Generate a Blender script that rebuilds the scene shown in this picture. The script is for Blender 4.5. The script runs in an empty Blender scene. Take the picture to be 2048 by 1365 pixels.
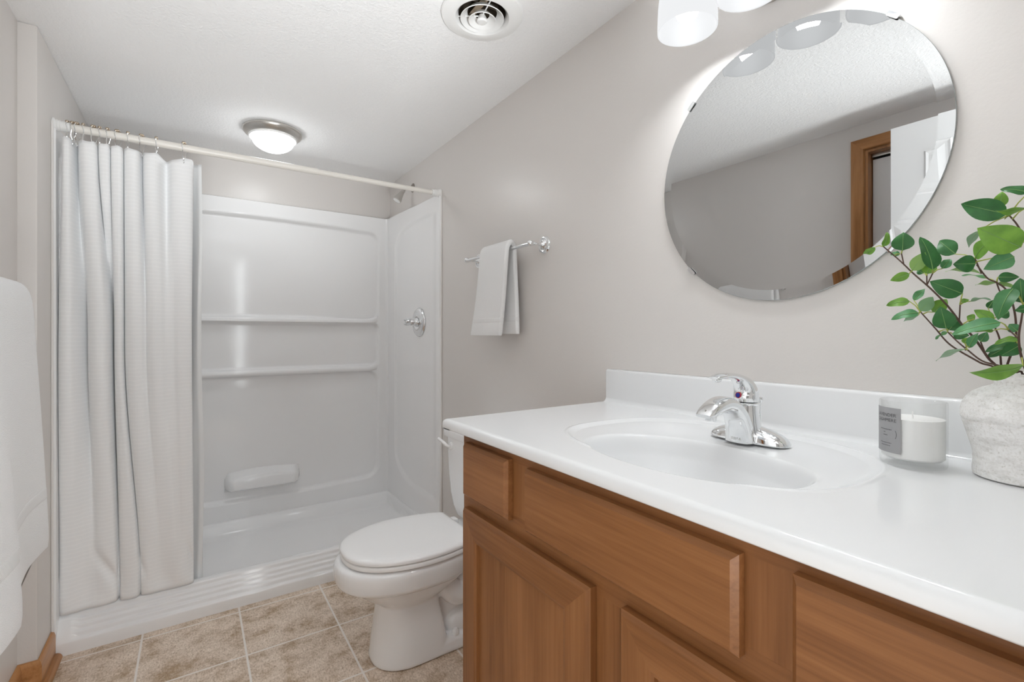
import bpy, bmesh, math, random
from math import sin, cos, pi, radians, sqrt
from mathutils import Vector, Matrix

random.seed(7)
S = bpy.context.scene
COL = S.collection

# ------------------------------------------------------------------ camera, world, light, exposure
cam_d = bpy.data.cameras.new('camera')
cam = bpy.data.objects.new('camera', cam_d); COL.objects.link(cam)
cam.location = (0, 0, 1.13)
cam.rotation_euler = (pi/2, 0, -radians(33.85))
cam_d.sensor_width = 36.0
cam_d.lens = 950.0/2048*36
cam_d.shift_y = -15.2/2048
cam_d.clip_start = 0.02
S.camera = cam

S.view_settings.view_transform = 'Standard'
S.view_settings.look = 'None'
S.view_settings.gamma = 1
S.view_settings.use_curve_mapping = False
S.view_settings.exposure = 0.05

S.cycles.max_bounces = 16; S.cycles.diffuse_bounces = 12; S.cycles.glossy_bounces = 8; S.cycles.transmission_bounces = 10; S.cycles.transparent_max_bounces = 16

world = bpy.data.worlds.new('world'); S.world = world
world.use_nodes = True
world.node_tree.nodes['Background'].inputs[0].default_value = (0.9, 0.95, 1, 1)
world.node_tree.nodes['Background'].inputs[1].default_value = 0.15

def area(name, loc, rot, sx, sy, power, color=(1, 1, 1)):
    d = bpy.data.lights.new(name, 'AREA'); d.shape = 'RECTANGLE'; d.size = sx; d.size_y = sy
    d.energy = power; d.color = color
    o = bpy.data.objects.new(name, d); COL.objects.link(o); o.location = loc; o.rotation_euler = rot
    return o
# added fill lights, unseen in the hallway, shining in through the open doorway
area('hallway_overhead_fill', (0.1, -0.75, 2.08), (0, 0, 0), 0.9, 0.8, 2.0, (0.93, 0.975, 1.0))  # added overhead fill, out of view
area('hallway_side_fill', (0.82, -0.95, 1.25), Vector((-0.80, 1.0, 0.0)).to_track_quat('-Z', 'Y').to_euler(), 0.9, 1.6, 48.0, (0.925, 0.972, 1.0))  # added panel for side fill, no window stands there
up = area('ceiling_bounce_fill', (0.02, -1.28, 0.35), Vector((0.12, 1.0, 0.80)).to_track_quat('-Z', 'Y').to_euler(), 0.6, 0.4, 9.8, (0.935, 0.975, 1.0))  # added narrow beam aimed at the ceiling for soft bounce
up.data.spread = radians(54)
FLUSH_E, SHADE_E, BULB_E = 18.0, 0.87, 128.0

# ------------------------------------------------------------------ materials
def mat(name, color=(0.8, 0.8, 0.8), rough=0.5, metal=0.0, spec=0.5, coat=0.0, coat_rough=0.05,
        trans=0.0, ior=1.45, sheen=0.0):
    m = bpy.data.materials.new(name); m.use_nodes = True
    b = m.node_tree.nodes['Principled BSDF']
    b.inputs['Base Color'].default_value = (*color, 1)
    b.inputs['Roughness'].default_value = rough
    b.inputs['Metallic'].default_value = metal
    b.inputs['Specular IOR Level'].default_value = spec
    b.inputs['Coat Weight'].default_value = coat
    b.inputs['Coat Roughness'].default_value = coat_rough
    b.inputs['Transmission Weight'].default_value = trans
    b.inputs['IOR'].default_value = ior
    b.inputs['Sheen Weight'].default_value = sheen
    return m
def nt(m): return m.node_tree.nodes, m.node_tree.links, m.node_tree.nodes['Principled BSDF']
def add_noise(m, scale, detail=4, stretch=(1, 1, 1), rough=0.5, dist=0.0):
    N, L, b = nt(m)
    tc = N.new('ShaderNodeTexCoord'); mp = N.new('ShaderNodeMapping'); no = N.new('ShaderNodeTexNoise')
    mp.inputs['Scale'].default_value = stretch
    no.inputs['Scale'].default_value = scale; no.inputs['Detail'].default_value = detail
    no.inputs['Roughness'].default_value = rough; no.inputs['Distortion'].default_value = dist
    L.new(tc.outputs['Object'], mp.inputs[0]); L.new(mp.outputs[0], no.inputs[0])
    return no
def ramp(m, src, stops):
    N, L, b = nt(m)
    r = N.new('ShaderNodeValToRGB')
    e = r.color_ramp.elements
    while len(e) < len(stops): e.new(0.5)
    for el, (p, c) in zip(e, stops):
        el.position = p; el.color = (*c, 1)
    L.new(src, r.inputs[0])
    return r.outputs[0]
def bump(m, src, strength=0.3, dist=0.002):
    N, L, b = nt(m)
    bp = N.new('ShaderNodeBump'); bp.inputs['Strength'].default_value = strength; bp.inputs['Distance'].default_value = dist
    L.new(src, bp.inputs['Height']); L.new(bp.outputs[0], b.inputs['Normal'])
    return bp

M = {}
m = M['wall'] = mat('greige_wall_paint', (0.675, 0.645, 0.62), 0.31, spec=0.5)
bump(m, add_noise(m, 170, 3).outputs[0], 0.16, 0.0015)
m = M['ceiling'] = mat('textured_ceiling_paint', (0.88, 0.88, 0.88), 0.8, spec=0.2)
_n = add_noise(m, 120, 4, rough=0.6)
bump(m, ramp(m, _n.outputs[0], [(0.38, (0, 0, 0)), (0.64, (1, 1, 1))]), 0.36, 0.0028)
m = M['fiberglass'] = mat('white_fiberglass', (0.86, 0.86, 0.862), 0.09, spec=0.5)
bump(m, add_noise(m, 7, 2).outputs[0], 0.06, 0.01)
M['china'] = mat('white_vitreous_china', (0.89, 0.895, 0.90), 0.07, spec=0.55, coat=0.3)
M['seat'] = mat('white_seat_enamel', (0.91, 0.91, 0.91), 0.16)
M['marble'] = mat('white_cultured_marble', (0.76, 0.768, 0.775), 0.13, spec=0.5)
M['chrome'] = mat('polished_chrome', (0.86, 0.87, 0.88), 0.05, 1.0)
M['nickel'] = mat('brushed_nickel', (0.62, 0.60, 0.57), 0.28, 1.0)
M['dark_nickel'] = mat('shaded_nickel', (0.36, 0.33, 0.30), 0.25, 1.0)  # nickel darkened: the flange's shading is put into the colour
M['bronze'] = mat('brass_bead_metal', (0.55, 0.46, 0.36), 0.2, 1.0)
M['white_plastic'] = mat('white_plastic', (0.84, 0.84, 0.83), 0.3)
M['rod'] = mat('warm_white_rod_enamel', (0.80, 0.77, 0.72), 0.3)
M['hall'] = mat('unlit_look_hallway_paint', (0.22, 0.21, 0.20), 0.6)  # dark colour stands in for an unlit hall in the chrome reflections
M['white_paint'] = mat('white_door_paint', (0.83, 0.83, 0.83), 0.35)
M['dark'] = mat('dark_gap', (0.02, 0.02, 0.022), 0.6)
M['duct'] = mat('dusty_duct_metal', (0.12, 0.095, 0.07), 0.5, 0.5)
M['mirror'] = mat('silvered_mirror', (0.57, 0.575, 0.575), 0.0, 1.0)
M['edge'] = mat('mirror_edge_glass', (0.45, 0.5, 0.5), 0.1, 0.5)
M['grout_caulk'] = mat('white_caulk', (0.78, 0.76, 0.74), 0.5)

def wood(name, stops, axis, rough=0.38, scale=16, fine=1.15):
    m = mat(name, (0.2, 0.09, 0.04), rough, spec=0.35)
    N, L, b = nt(m)
    st = {'y': (1, 0.07, 1), 'z': (1, 1, 0.07), 'x': (0.07, 1, 1)}[axis]
    n1 = add_noise(m, scale, 5, st, 0.55, 0.6)
    n2 = add_noise(m, 160, 3, {'y': (1, 0.03, 1), 'z': (1, 1, 0.03), 'x': (0.03, 1, 1)}[axis], 0.6)
    mx = N.new('ShaderNodeMath'); mx.operation = 'MULTIPLY_ADD'
    mx.inputs[1].default_value = fine*0.35; L.new(n2.outputs[0], mx.inputs[0]); L.new(n1.outputs[0], mx.inputs[2])
    sub = N.new('ShaderNodeMath'); sub.operation = 'SUBTRACT'; sub.inputs[1].default_value = fine*0.175
    L.new(mx.outputs[0], sub.inputs[0])
    L.new(ramp(m, sub.outputs[0], stops), b.inputs['Base Color'])
    return m
MAPLE = [(0.28, (0.165, 0.062, 0.019)), (0.5, (0.26, 0.108, 0.037)), (0.72, (0.335, 0.147, 0.054))]
M['maple_h'] = wood('stained_maple_grain_across', MAPLE, 'y')
M['maple_v'] = wood('stained_maple_grain_upright', MAPLE, 'z')
OAK = [(0.3, (0.25, 0.105, 0.034)), (0.5, (0.42, 0.195, 0.072)), (0.7, (0.52, 0.26, 0.105))]
M['oak_v'] = wood('golden_oak_upright', OAK, 'z', 0.3, 22, 0.9)
M['oak_h'] = wood('golden_oak_across', OAK, 'y', 0.3, 22, 0.9)
M['oak_x'] = wood('golden_oak_end', OAK, 'x', 0.3, 22, 0.9)

# floor: square stone-look tiles with grout lines
m = M['floor'] = mat('beige_stone_look_tile', (0.4, 0.3, 0.23), 0.42, spec=0.35)
N, L, b = nt(m)
tc = N.new('ShaderNodeTexCoord'); sep = N.new('ShaderNodeSeparateXYZ'); L.new(tc.outputs['Object'], sep.inputs[0])
def line_mask(sock, off, pitch, width):
    a = N.new('ShaderNodeMath'); a.operation = 'SUBTRACT'; a.inputs[1].default_value = off; L.new(sock, a.inputs[0])
    d = N.new('ShaderNodeMath'); d.operation = 'DIVIDE'; d.inputs[1].default_value = pitch; L.new(a.outputs[0], d.inputs[0])
    r = N.new('ShaderNodeMath'); r.operation = 'ROUND'; L.new(d.outputs[0], r.inputs[0])
    s = N.new('ShaderNodeMath'); s.operation = 'SUBTRACT'; L.new(d.outputs[0], s.inputs[0]); L.new(r.outputs[0], s.inputs[1])
    ab = N.new('ShaderNodeMath'); ab.operation = 'ABSOLUTE'; L.new(s.outputs[0], ab.inputs[0])
    mr = N.new('ShaderNodeMapRange'); mr.inputs['From Min'].default_value = width/pitch*0.45
    mr.inputs['From Max'].default_value = width/pitch*0.75; mr.inputs['To Min'].default_value = 1; mr.inputs['To Max'].default_value = 0
    L.new(ab.outputs[0], mr.inputs['Value'])
    fl = N.new('ShaderNodeMath'); fl.operation = 'FLOOR'; L.new(d.outputs[0], fl.inputs[0])
    return mr.outputs[0]
gx = line_mask(sep.outputs[0], 0.1555, 0.3135, 0.0055); gy = line_mask(sep.outputs[1], 1.902, 0.312, 0.0055)
gm = N.new('ShaderNodeMath'); gm.operation = 'MAXIMUM'; L.new(gx, gm.inputs[0]); L.new(gy, gm.inputs[1])
n1 = add_noise(m, 190, 6, (1, 0.5, 1), 0.7, 0.5); n2 = add_noise(m, 10, 7, (1, 1, 1), 0.72, 0.15)
c1 = ramp(m, n1.outputs[0], [(0.3, (0.35, 0.27, 0.195)), (0.48, (0.63, 0.53, 0.435)), (0.66, (0.78, 0.70, 0.62))])
c2 = ramp(m, n2.outputs[0], [(0.36, (0.66, 0.55, 0.42)), (0.5, (1.03, 0.99, 0.95)), (0.64, (1.2, 1.19, 1.18))])
mul = N.new('ShaderNodeMix'); mul.data_type = 'RGBA'; mul.blend_type = 'MULTIPLY'; mul.inputs[0].default_value = 1
L.new(c1, mul.inputs[6]); L.new(c2, mul.inputs[7])
mg = N.new('ShaderNodeMix'); mg.data_type = 'RGBA'; L.new(gm.outputs[0], mg.inputs[0]); L.new(mul.outputs[2], mg.inputs[6])
mg.inputs[7].default_value = (0.82, 0.77, 0.72, 1)
L.new(mg.outputs[2], b.inputs['Base Color'])
bp = bump(m, n1.outputs[0], 0.25, 0.002)

# fabrics
def fabric(name, col, scale, strength, dist, trans=0.0):
    m = mat(name, col, 0.9, spec=0.1, sheen=0.2)
    bump(m, add_noise(m, scale, 3, rough=0.7).outputs[0], strength, dist)
    return m
M['terry'] = fabric('white_terry_cloth', (0.92, 0.92, 0.92), 420, 0.7, 0.004)
m = M['terry_band'] = mat('woven_towel_band', (0.85, 0.85, 0.85), 0.8, spec=0.15)
N, L, b = nt(m)
tc = N.new('ShaderNodeTexCoord'); w = N.new('ShaderNodeTexWave'); w.inputs['Scale'].default_value = 140; w.bands_direction = 'DIAGONAL'
L.new(tc.outputs['Object'], w.inputs[0]); bump(m, w.outputs[1], 0.5, 0.001)
m = M['curtain'] = mat('white_striped_weave', (0.87, 0.87, 0.865), 0.85, spec=0.1, sheen=0.1)
N, L, b = nt(m)
tc = N.new('ShaderNodeTexCoord'); sp = N.new('ShaderNodeSeparateXYZ'); L.new(tc.outputs['Object'], sp.inputs[0])
nw = N.new('ShaderNodeTexWave'); nw.bands_direction = 'Z'; nw.inputs['Scale'].default_value = 21; nw.inputs['Distortion'].default_value = 2.6
nw.inputs['Detail'].default_value = 2; nw.inputs['Detail Scale'].default_value = 1.5; L.new(tc.outputs['Object'], nw.inputs[0])
st = ramp(m, nw.outputs[1], [(0.72, (0.885, 0.893, 0.90)), (0.97, (0.915, 0.921, 0.927))])
L.new(st, b.inputs['Base Color']); bump(m, nw.outputs[1], 0.05, 0.001)
m = M['liner'] = mat('white_vinyl_liner', (0.83, 0.84, 0.845), 0.45, spec=0.3)

# glowing lamp glass
def emis(name, col, strength):
    m = mat(name, (0.9, 0.9, 0.9), 0.4)
    b = m.node_tree.nodes['Principled BSDF']
    b.inputs['Emission Color'].default_value = (*col, 1); b.inputs['Emission Strength'].default_value = strength
    return m
M['dome'] = emis('lit_opal_dome', (0.945, 0.98, 1.0), FLUSH_E)
M['shade'] = emis('lit_frosted_shade', (0.97, 0.985, 1.0), SHADE_E)
M['shade'].node_tree.nodes['Principled BSDF'].inputs['Base Color'].default_value = (0.0005, 0.0005, 0.0005, 1)
M['shade'].node_tree.nodes['Principled BSDF'].inputs['Specular IOR Level'].default_value = 0.02
M['bulb'] = emis('lit_bulb', (0.935, 0.975, 1.0), BULB_E)

# glass, wax, vase, leaves
m = M['glass'] = mat('clear_glass', (1, 1, 1), 0.02)
N, L, b = nt(m)
gl = N.new('ShaderNodeBsdfGlossy'); gl.inputs['Roughness'].default_value = 0.02; tp = N.new('ShaderNodeBsdfTransparent'); tp.inputs[0].default_value = (0.992, 0.995, 0.993, 1)
lw = N.new('ShaderNodeLayerWeight'); lw.inputs[0].default_value = 0.25; fr = N.new('ShaderNodeMath'); fr.operation = 'MULTIPLY_ADD'; fr.inputs[1].default_value = 0.35; fr.inputs[2].default_value = 0.04; L.new(lw.outputs[1], fr.inputs[0]); ms = N.new('ShaderNodeMixShader')
L.new(fr.outputs[0], ms.inputs[0]); L.new(tp.outputs[0], ms.inputs[1]); L.new(gl.outputs[0], ms.inputs[2]); L.new(ms.outputs[0], N['Material Output'].inputs[0])
m = M['wax'] = mat('white_candle_wax', (0.93, 0.925, 0.915), 0.5)
m.node_tree.nodes['Principled BSDF'].inputs['Subsurface Weight'].default_value = 0.3
m.node_tree.nodes['Principled BSDF'].inputs['Subsurface Radius'].default_value = (0.01, 0.01, 0.01)
M['label'] = mat('grey_paper_label', (0.34, 0.34, 0.345), 0.6)
M['ink'] = mat('dark_grey_ink', (0.10, 0.10, 0.105), 0.6)
m = M['vase'] = mat('speckled_whitewashed_pottery', (0.7, 0.68, 0.65), 0.85, spec=0.15)
N, L, b = nt(m)
v1 = add_noise(m, 320, 4, rough=0.7); v2 = add_noise(m, 26, 4, (1, 1, 3.5), 0.6)
k1 = ramp(m, v1.outputs[0], [(0.28, (0.60, 0.575, 0.54)), (0.42, (0.84, 0.83, 0.81)), (0.6, (0.90, 0.895, 0.885))])
k2 = ramp(m, v2.outputs[0], [(0.34, (0.84, 0.835, 0.825)), (0.52, (1, 1, 1))])
mu = N.new('ShaderNodeMix'); mu.data_type = 'RGBA'; mu.blend_type = 'MULTIPLY'; mu.inputs[0].default_value = 1
L.new(k1, mu.inputs[6]); L.new(k2, mu.inputs[7]); L.new(mu.outputs[2], b.inputs['Base Color']); bump(m, v1.outputs[0], 0.5, 0.002)
def leafmat(name, col, back):
    m = mat(name, col, 0.42, spec=0.4)
    N, L, b = nt(m)
    g = N.new('ShaderNodeNewGeometry'); mx = N.new('ShaderNodeMix'); mx.data_type = 'RGBA'
    no = add_noise(m, 60, 3); mv = N.new('ShaderNodeMix'); mv.data_type = 'RGBA'; mv.blend_type = 'MULTIPLY'; mv.inputs[0].default_value = 1
    L.new(ramp(m, no.outputs[0], [(0.3, (0.75, 0.8, 0.75)), (0.7, (1.2, 1.15, 1.1))]), mv.inputs[7]); mv.inputs[6].default_value = (*col, 1)
    L.new(g.outputs['Backfacing'], mx.inputs[0]); L.new(mv.outputs[2], mx.inputs[6]); mx.inputs[7].default_value = (*back, 1)
    L.new(mx.outputs[2], b.inputs['Base Color'])
    return m
M['leaf'] = [leafmat('deep_green_leaf', (0.036, 0.150, 0.042), (0.18, 0.33, 0.16)),
             leafmat('blue_green_leaf', (0.085, 0.255, 0.105), (0.26, 0.40, 0.26)),
             leafmat('light_green_leaf', (0.165, 0.345, 0.050), (0.25, 0.42, 0.12))]
M['vein'] = mat('pale_leaf_vein', (0.20, 0.36, 0.12), 0.5)
M['stem'] = mat('brown_twig', (0.085, 0.045, 0.032), 0.6)
M['node'] = mat('yellow_green_node', (0.42, 0.46, 0.10), 0.5)
M['red'] = mat('red_dot', (0.5, 0.02, 0.03), 0.3); M['blue'] = mat('blue_dot', (0.02, 0.04, 0.35), 0.3)
M['clear_acrylic'] = mat('clear_acrylic', (0.95, 0.97, 0.98), 0.03, trans=0.6)

# ------------------------------------------------------------------ object helpers
def thing(name, loc, label, cat, group=None):
    o = bpy.data.objects.new(name, None); COL.objects.link(o); o.location = loc
    o.empty_display_size = 0.05
    tag(o, label, cat, group)
    return o
def tag(o, label, cat, group=None):
    o['label'] = label; o['category'] = cat
    if group: o['group'] = group
    return o
def struct(o, label, cat):
    o['kind'] = 'structure'; o['label'] = label; o['category'] = cat
    return o
def root_loc(p):
    v = Vector((0, 0, 0))
    while p is not None:
        v += p.location; p = p.parent
    return v
def mk(name, V, F, m, parent=None, smooth=True, angle=40, mats=None, mi=None, loc=None):
    """one mesh object from world-space vertices"""
    off = root_loc(parent) if parent is not None else Vector(loc or (0, 0, 0))
    me = bpy.data.meshes.new(name)
    me.from_pydata([(v[0]-off.x, v[1]-off.y, v[2]-off.z) for v in V], [], F)
    if mats:
        for q in mats: me.materials.append(q)
    else:
        me.materials.append(m)
    if mi: me.polygons.foreach_set('material_index', mi)
    me.validate(); me.update()
    bm = bmesh.new(); bm.from_mesh(me)
    bmesh.ops.recalc_face_normals(bm, faces=bm.faces[:]) if name not in NORECALC else None
    if smooth:
        ca = radians(angle)
        for f in bm.faces: f.smooth = True
        for e in bm.edges:
            if len(e.link_faces) == 2 and e.calc_face_angle(0) > ca: e.smooth = False
    bm.to_mesh(me); bm.free()
    o = bpy.data.objects.new(name, me); COL.objects.link(o)
    if parent is not None: o.parent = parent
    elif loc is not None: o.location = loc
    return o
NORECALC = {'leaf', 'top', 'basin'}
class G:
    """geometry accumulator"""
    def __init__(s): s.V = []; s.F = []; s.I = []
    def add(s, V, F, i=0):
        n = len(s.V); s.V += [tuple(v) for v in V]; s.F += [tuple(k+n for k in f) for f in F]; s.I += [i]*len(F)
        return s
    def mk(s, name, m, parent=None, **k):
        if 'mats' in k: k['mi'] = s.I
        return mk(name, s.V, s.F, m, parent, **k)
def box(x0, x1, y0, y1, z0, z1, bev=0.0, seg=2, cham=None):
    bm = bmesh.new(); bmesh.ops.create_cube(bm, size=1)
    for v in bm.verts:
        v.co = Vector(((x0+x1)/2+v.co.x*(x1-x0), (y0+y1)/2+v.co.y*(y1-y0), (z0+z1)/2+v.co.z*(z1-z0)))
    if bev > 0:
        bmesh.ops.bevel(bm, geom=bm.edges[:], offset=bev, segments=seg, profile=0.5, affect='EDGES')
    bm.verts.index_update()
    V = [v.co.copy() for v in bm.verts]; F = [tuple(v.index for v in f.verts) for f in bm.faces]; bm.free()
    return V, F
def frame_of(d):
    d = Vector(d).normalized()
    a = Vector((0, 0, 1)) if abs(d.z) < 0.9 else Vector((1, 0, 0))
    x = a.cross(d).normalized(); y = d.cross(x)
    return x, y, d
def lathe(prof, c, axis=(0, 0, 1), n=48, close=False):
    """prof: (radius, height along axis); radius 0 at an end makes a pole"""
    x, y, d = frame_of(axis); c = Vector(c); V = []; F = []; rings = []
    for r, h in prof:
        if r < 1e-6:
            rings.append([len(V)]); V.append(c+d*h)
        else:
            rings.append(list(range(len(V), len(V)+n)))
            for i in range(n):
                a = 2*pi*i/n; V.append(c+d*h+x*(r*cos(a))+y*(r*sin(a)))
    pr = list(zip(rings, rings[1:])) + ([(rings[-1], rings[0])] if close else [])
    for A, B in pr:
        if len(A) == 1 and len(B) == 1: continue
        for i in range(n):
            j = (i+1) % n
            if len(A) == 1: F.append((A[0], B[i], B[j]))
            elif len(B) == 1: F.append((A[i], B[0], A[j]))
            else: F.append((A[i], B[i], B[j], A[j]))
    return V, F
def crv(P, k=6):
    """Catmull-Rom through points of any dimension"""
    P = [tuple(p) for p in P]; out = []
    for i in range(len(P)-1):
        p0 = P[max(i-1, 0)]; p1 = P[i]; p2 = P[i+1]; p3 = P[min(i+2, len(P)-1)]
        for s in range(k):
            t = s/k
            out.append(tuple(0.5*((2*b)+(-a+c)*t+(2*a-5*b+4*c-d)*t*t+(-a+3*b-3*c+d)*t**3) for a, b, c, d in zip(p0, p1, p2, p3)))
    out.append(P[-1]); return out
def tube(P, R, n=12, cap=True, ell=None):
    """P points, R radius or list; ell=(a,b) scales the section"""
    P = [Vector(p) for p in P]; k = len(P)
    R = [R]*k if not hasattr(R, '__len__') else list(R)
    T = [(P[min(i+1, k-1)]-P[max(i-1, 0)]).normalized() for i in range(k)]
    x, y, d = frame_of(T[0]); V = []; F = []
    for i in range(k):
        if i:
            x = (x-T[i]*x.dot(T[i])).normalized(); y = T[i].cross(x)
        ea, eb = ell or (1, 1)
        for j in range(n):
            a = 2*pi*j/n; V.append(P[i]+x*(R[i]*ea*cos(a))+y*(R[i]*eb*sin(a)))
    for i in range(k-1):
        for j in range(n):
            q = (j+1) % n; F.append((i*n+j, i*n+q, (i+1)*n+q, (i+1)*n+j))
    if cap: F += [tuple(reversed(range(n))), tuple(range((k-1)*n, k*n))]
    return V, F
def ball(c, r, n=16, sc=(1, 1, 1)):
    V = []; F = []; m_ = n//2; c = Vector(c)
    for i in range(m_+1):
        t = pi*i/m_
        for j in range(n):
            a = 2*pi*j/n; V.append((c.x+sc[0]*r*sin(t)*cos(a), c.y+sc[1]*r*sin(t)*sin(a), c.z+sc[2]*r*cos(t)))
    for i in range(m_):
        for j in range(n):
            q = (j+1) % n; F.append((i*n+j, (i+1)*n+j, (i+1)*n+q, i*n+q))
    return V, F
def loft(loops, cap0=True, cap1=True):
    n = len(loops[0]); V = [tuple(p) for l in loops for p in l]; F = []
    for i in range(len(loops)-1):
        for j in range(n):
            q = (j+1) % n; F.append((i*n+j, i*n+q, (i+1)*n+q, (i+1)*n+j))
    if cap0: F.append(tuple(reversed(range(n))))
    if cap1: F.append(tuple(range((len(loops)-1)*n, len(loops)*n)))
    return V, F
def grid(nu, nv, fn, flip=False):
    V = [fn(i, j) for i in range(nu) for j in range(nv)]; F = []
    for i in range(nu-1):
        for j in range(nv-1):
            q = (i*nv+j, (i+1)*nv+j, (i+1)*nv+j+1, i*nv+j+1); F.append(q[::-1] if flip else q)
    return V, F
def sst(a, b, x):
    t = min(1, max(0, (x-a)/(b-a))); return t*t*(3-2*t)
def lerp(a, b, t): return a+(b-a)*t
def rrect(x, y, x0, x1, y0, y1, r):
    """signed distance to a rounded rectangle"""
    qx = abs(x-(x0+x1)/2)-(x1-x0)/2+r; qy = abs(y-(y0+y1)/2)-(y1-y0)/2+r
    return sqrt(max(qx, 0)**2+max(qy, 0)**2)+min(max(qx, qy), 0)-r
def interp(P, x):
    if x <= P[0][0]: return P[0][1]
    for (a, b), (c, d) in zip(P, P[1:]):
        if x <= c: return b+(d-b)*(x-a)/(c-a)
    return P[-1][1]
def text_geo(s, size, fn, depth=0.0004):
    """letters as flat mesh, each vertex sent through fn(x, y)"""
    cu = bpy.data.curves.new('txt', 'FONT'); cu.body = s; cu.size = size; cu.align_x = 'CENTER'; cu.resolution_u = 2
    o = bpy.data.objects.new('txt', cu); COL.objects.link(o)
    dg = bpy.context.evaluated_depsgraph_get(); me = o.evaluated_get(dg).to_mesh()
    V = [fn(v.co.x, v.co.y) for v in me.vertices]; F = [tuple(p.vertices) for p in me.polygons]
    o.evaluated_get(dg).to_mesh_clear(); bpy.data.objects.remove(o); bpy.data.curves.remove(cu)
    return V, F
def copy_thing(o, loc):
    r = o.copy(); COL.objects.link(r); r.location = loc
    for ch in o.children:
        c = ch.copy(); COL.objects.link(c); c.parent = r
        for g in ch.children:
            d = g.copy(); COL.objects.link(d); d.parent = c
    return r

# ------------------------------------------------------------------ the room
W, ZC = 1.073, 2.104          # right wall, ceiling height
XL, XS = -0.455, -0.409       # left wall, left wall of the shower bay
YB, YJ = 3.041, 2.083         # back wall, jog in the left wall
VX, VY, VR = 0.731, 1.253, 0.0735   # exhaust vent centre and opening

struct(mk('floor', *box(-1.1, 1.3, -1.5, YB+0.1, -0.06, 0), M['floor'], smooth=False), 'beige stone-look tile floor with pale grout lines', 'floor')
g = G()
n = 64; a = 0.16; ring = []; sq = []
for i in range(n):
    t = 2*pi*i/n; c, s = cos(t), sin(t); k = a/max(abs(c), abs(s))
    ring.append((VX+VR*c, VY+VR*s, ZC)); sq.append((VX+k*c, VY+k*s, ZC))
g.add(ring+sq, [(i, (i+1) % n, n+(i+1) % n, n+i) for i in range(n)])
x0, x1, y0, y1 = -1.1, 1.3, -1.5, YB+0.1
for (p, q, r, s) in ((x0, VX-a, y0, y1), (VX+a, x1, y0, y1), (VX-a, VX+a, y0, VY-a), (VX-a, VX+a, VY+a, y1)):
    g.add([(p, r, ZC), (q, r, ZC), (q, s, ZC), (p, s, ZC)], [(0, 1, 2, 3)])
g.add(*box(x0, VX-a, y0, y1, ZC+0.001, ZC+0.1))
g.add(*box(VX+a, x1, y0, y1, ZC+0.001, ZC+0.1))
g.add(*box(VX-a, VX+a, y0, VY-a, ZC+0.001, ZC+0.1)); g.add(*box(VX-a, VX+a, VY+a, y1, ZC+0.001, ZC+0.1))
struct(g.mk('ceiling', M['ceiling'], smooth=False), 'white knockdown textured ceiling', 'ceiling')
struct(mk('wall_right', *box(W, W+0.1, 0, YB+0.1, 0, ZC), M['wall'], smooth=False), 'long greige wall behind the round mirror and vanity', 'wall')
struct(mk('wall_back', *box(XS-0.1, W, YB, YB+0.1, 0, ZC), M['wall'], smooth=False), 'greige wall showing above the shower surround', 'wall')
CY0, CY1, CZ = 0.20, 0.917, 1.979     # closet opening
g = G()
g.add(*box(XL-0.1, XL, CY1, YJ, 0, ZC)); g.add(*box(XL-0.1, XL, 0, CY0, 0, ZC)); g.add(*box(XL-0.1, XL, CY0, CY1, CZ, ZC))
g.add(*box(XL-0.1, XS, YJ, YB, 0, ZC, 0.006, 2))
struct(g.mk('wall_left', M['wall'], smooth=True, angle=30), 'greige left wall stepping out at the shower bay', 'wall')
DX0, DX1, DZ = -0.265, 0.475, 1.985   # doorway the camera stands in
g = G()
g.add(*box(-1.1, DX0, -0.11, -0.0, 0, ZC)); g.add(*box(DX1, 1.3, -0.11, -0.0, 0, ZC)); g.add(*box(DX0, DX1, -0.11, 0, DZ, ZC))
struct(g.mk('wall_front', M['wall'], smooth=False), 'greige wall with the open doorway facing the shower', 'wall')
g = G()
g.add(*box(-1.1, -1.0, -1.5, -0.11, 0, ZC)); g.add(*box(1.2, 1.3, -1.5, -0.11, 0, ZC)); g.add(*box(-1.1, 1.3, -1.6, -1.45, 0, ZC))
struct(g.mk('wall_hallway', M['hall'], smooth=False), 'greige hallway walls outside the bathroom door, darkened to look unlit', 'wall')

# baseboard with shoe moulding wrapping the jog
BH = 0.098
def wrap(offs, prof):
    """profile (distance from wall, z) swept along left wall, jog and return"""
    loops = []
    for (px, py, nx, ny) in ((XL, CY1+0.058, 1, 0), (XL, YJ, 1, -1), (XS, YJ, 1, -1), (XS, 2.2515, 1, 0)):
        loops.append([(px+nx*d, py+ny*d, z) for d, z in prof])
    return loft(loops)
bb = mk('baseboard_left', *wrap(0, [(0.0005, 0), (0.012, 0), (0.012, BH-0.016), (0.009, BH-0.006), (0.006, BH-0.002), (0.0005, BH)]), M['oak_h'], angle=30)
struct(bb, 'short run of oak baseboard wrapping the wall corner beside the shower curb', 'baseboard')
sh = [(0.012, 0)]+[(0.012+0.018*sin(t), 0.018*cos(t)) for t in [pi/2*k/6 for k in range(6, -1, -1)]]
mk('shoe_molding', *wrap(0, sh), M['oak_h'], bb, angle=50)

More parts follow.
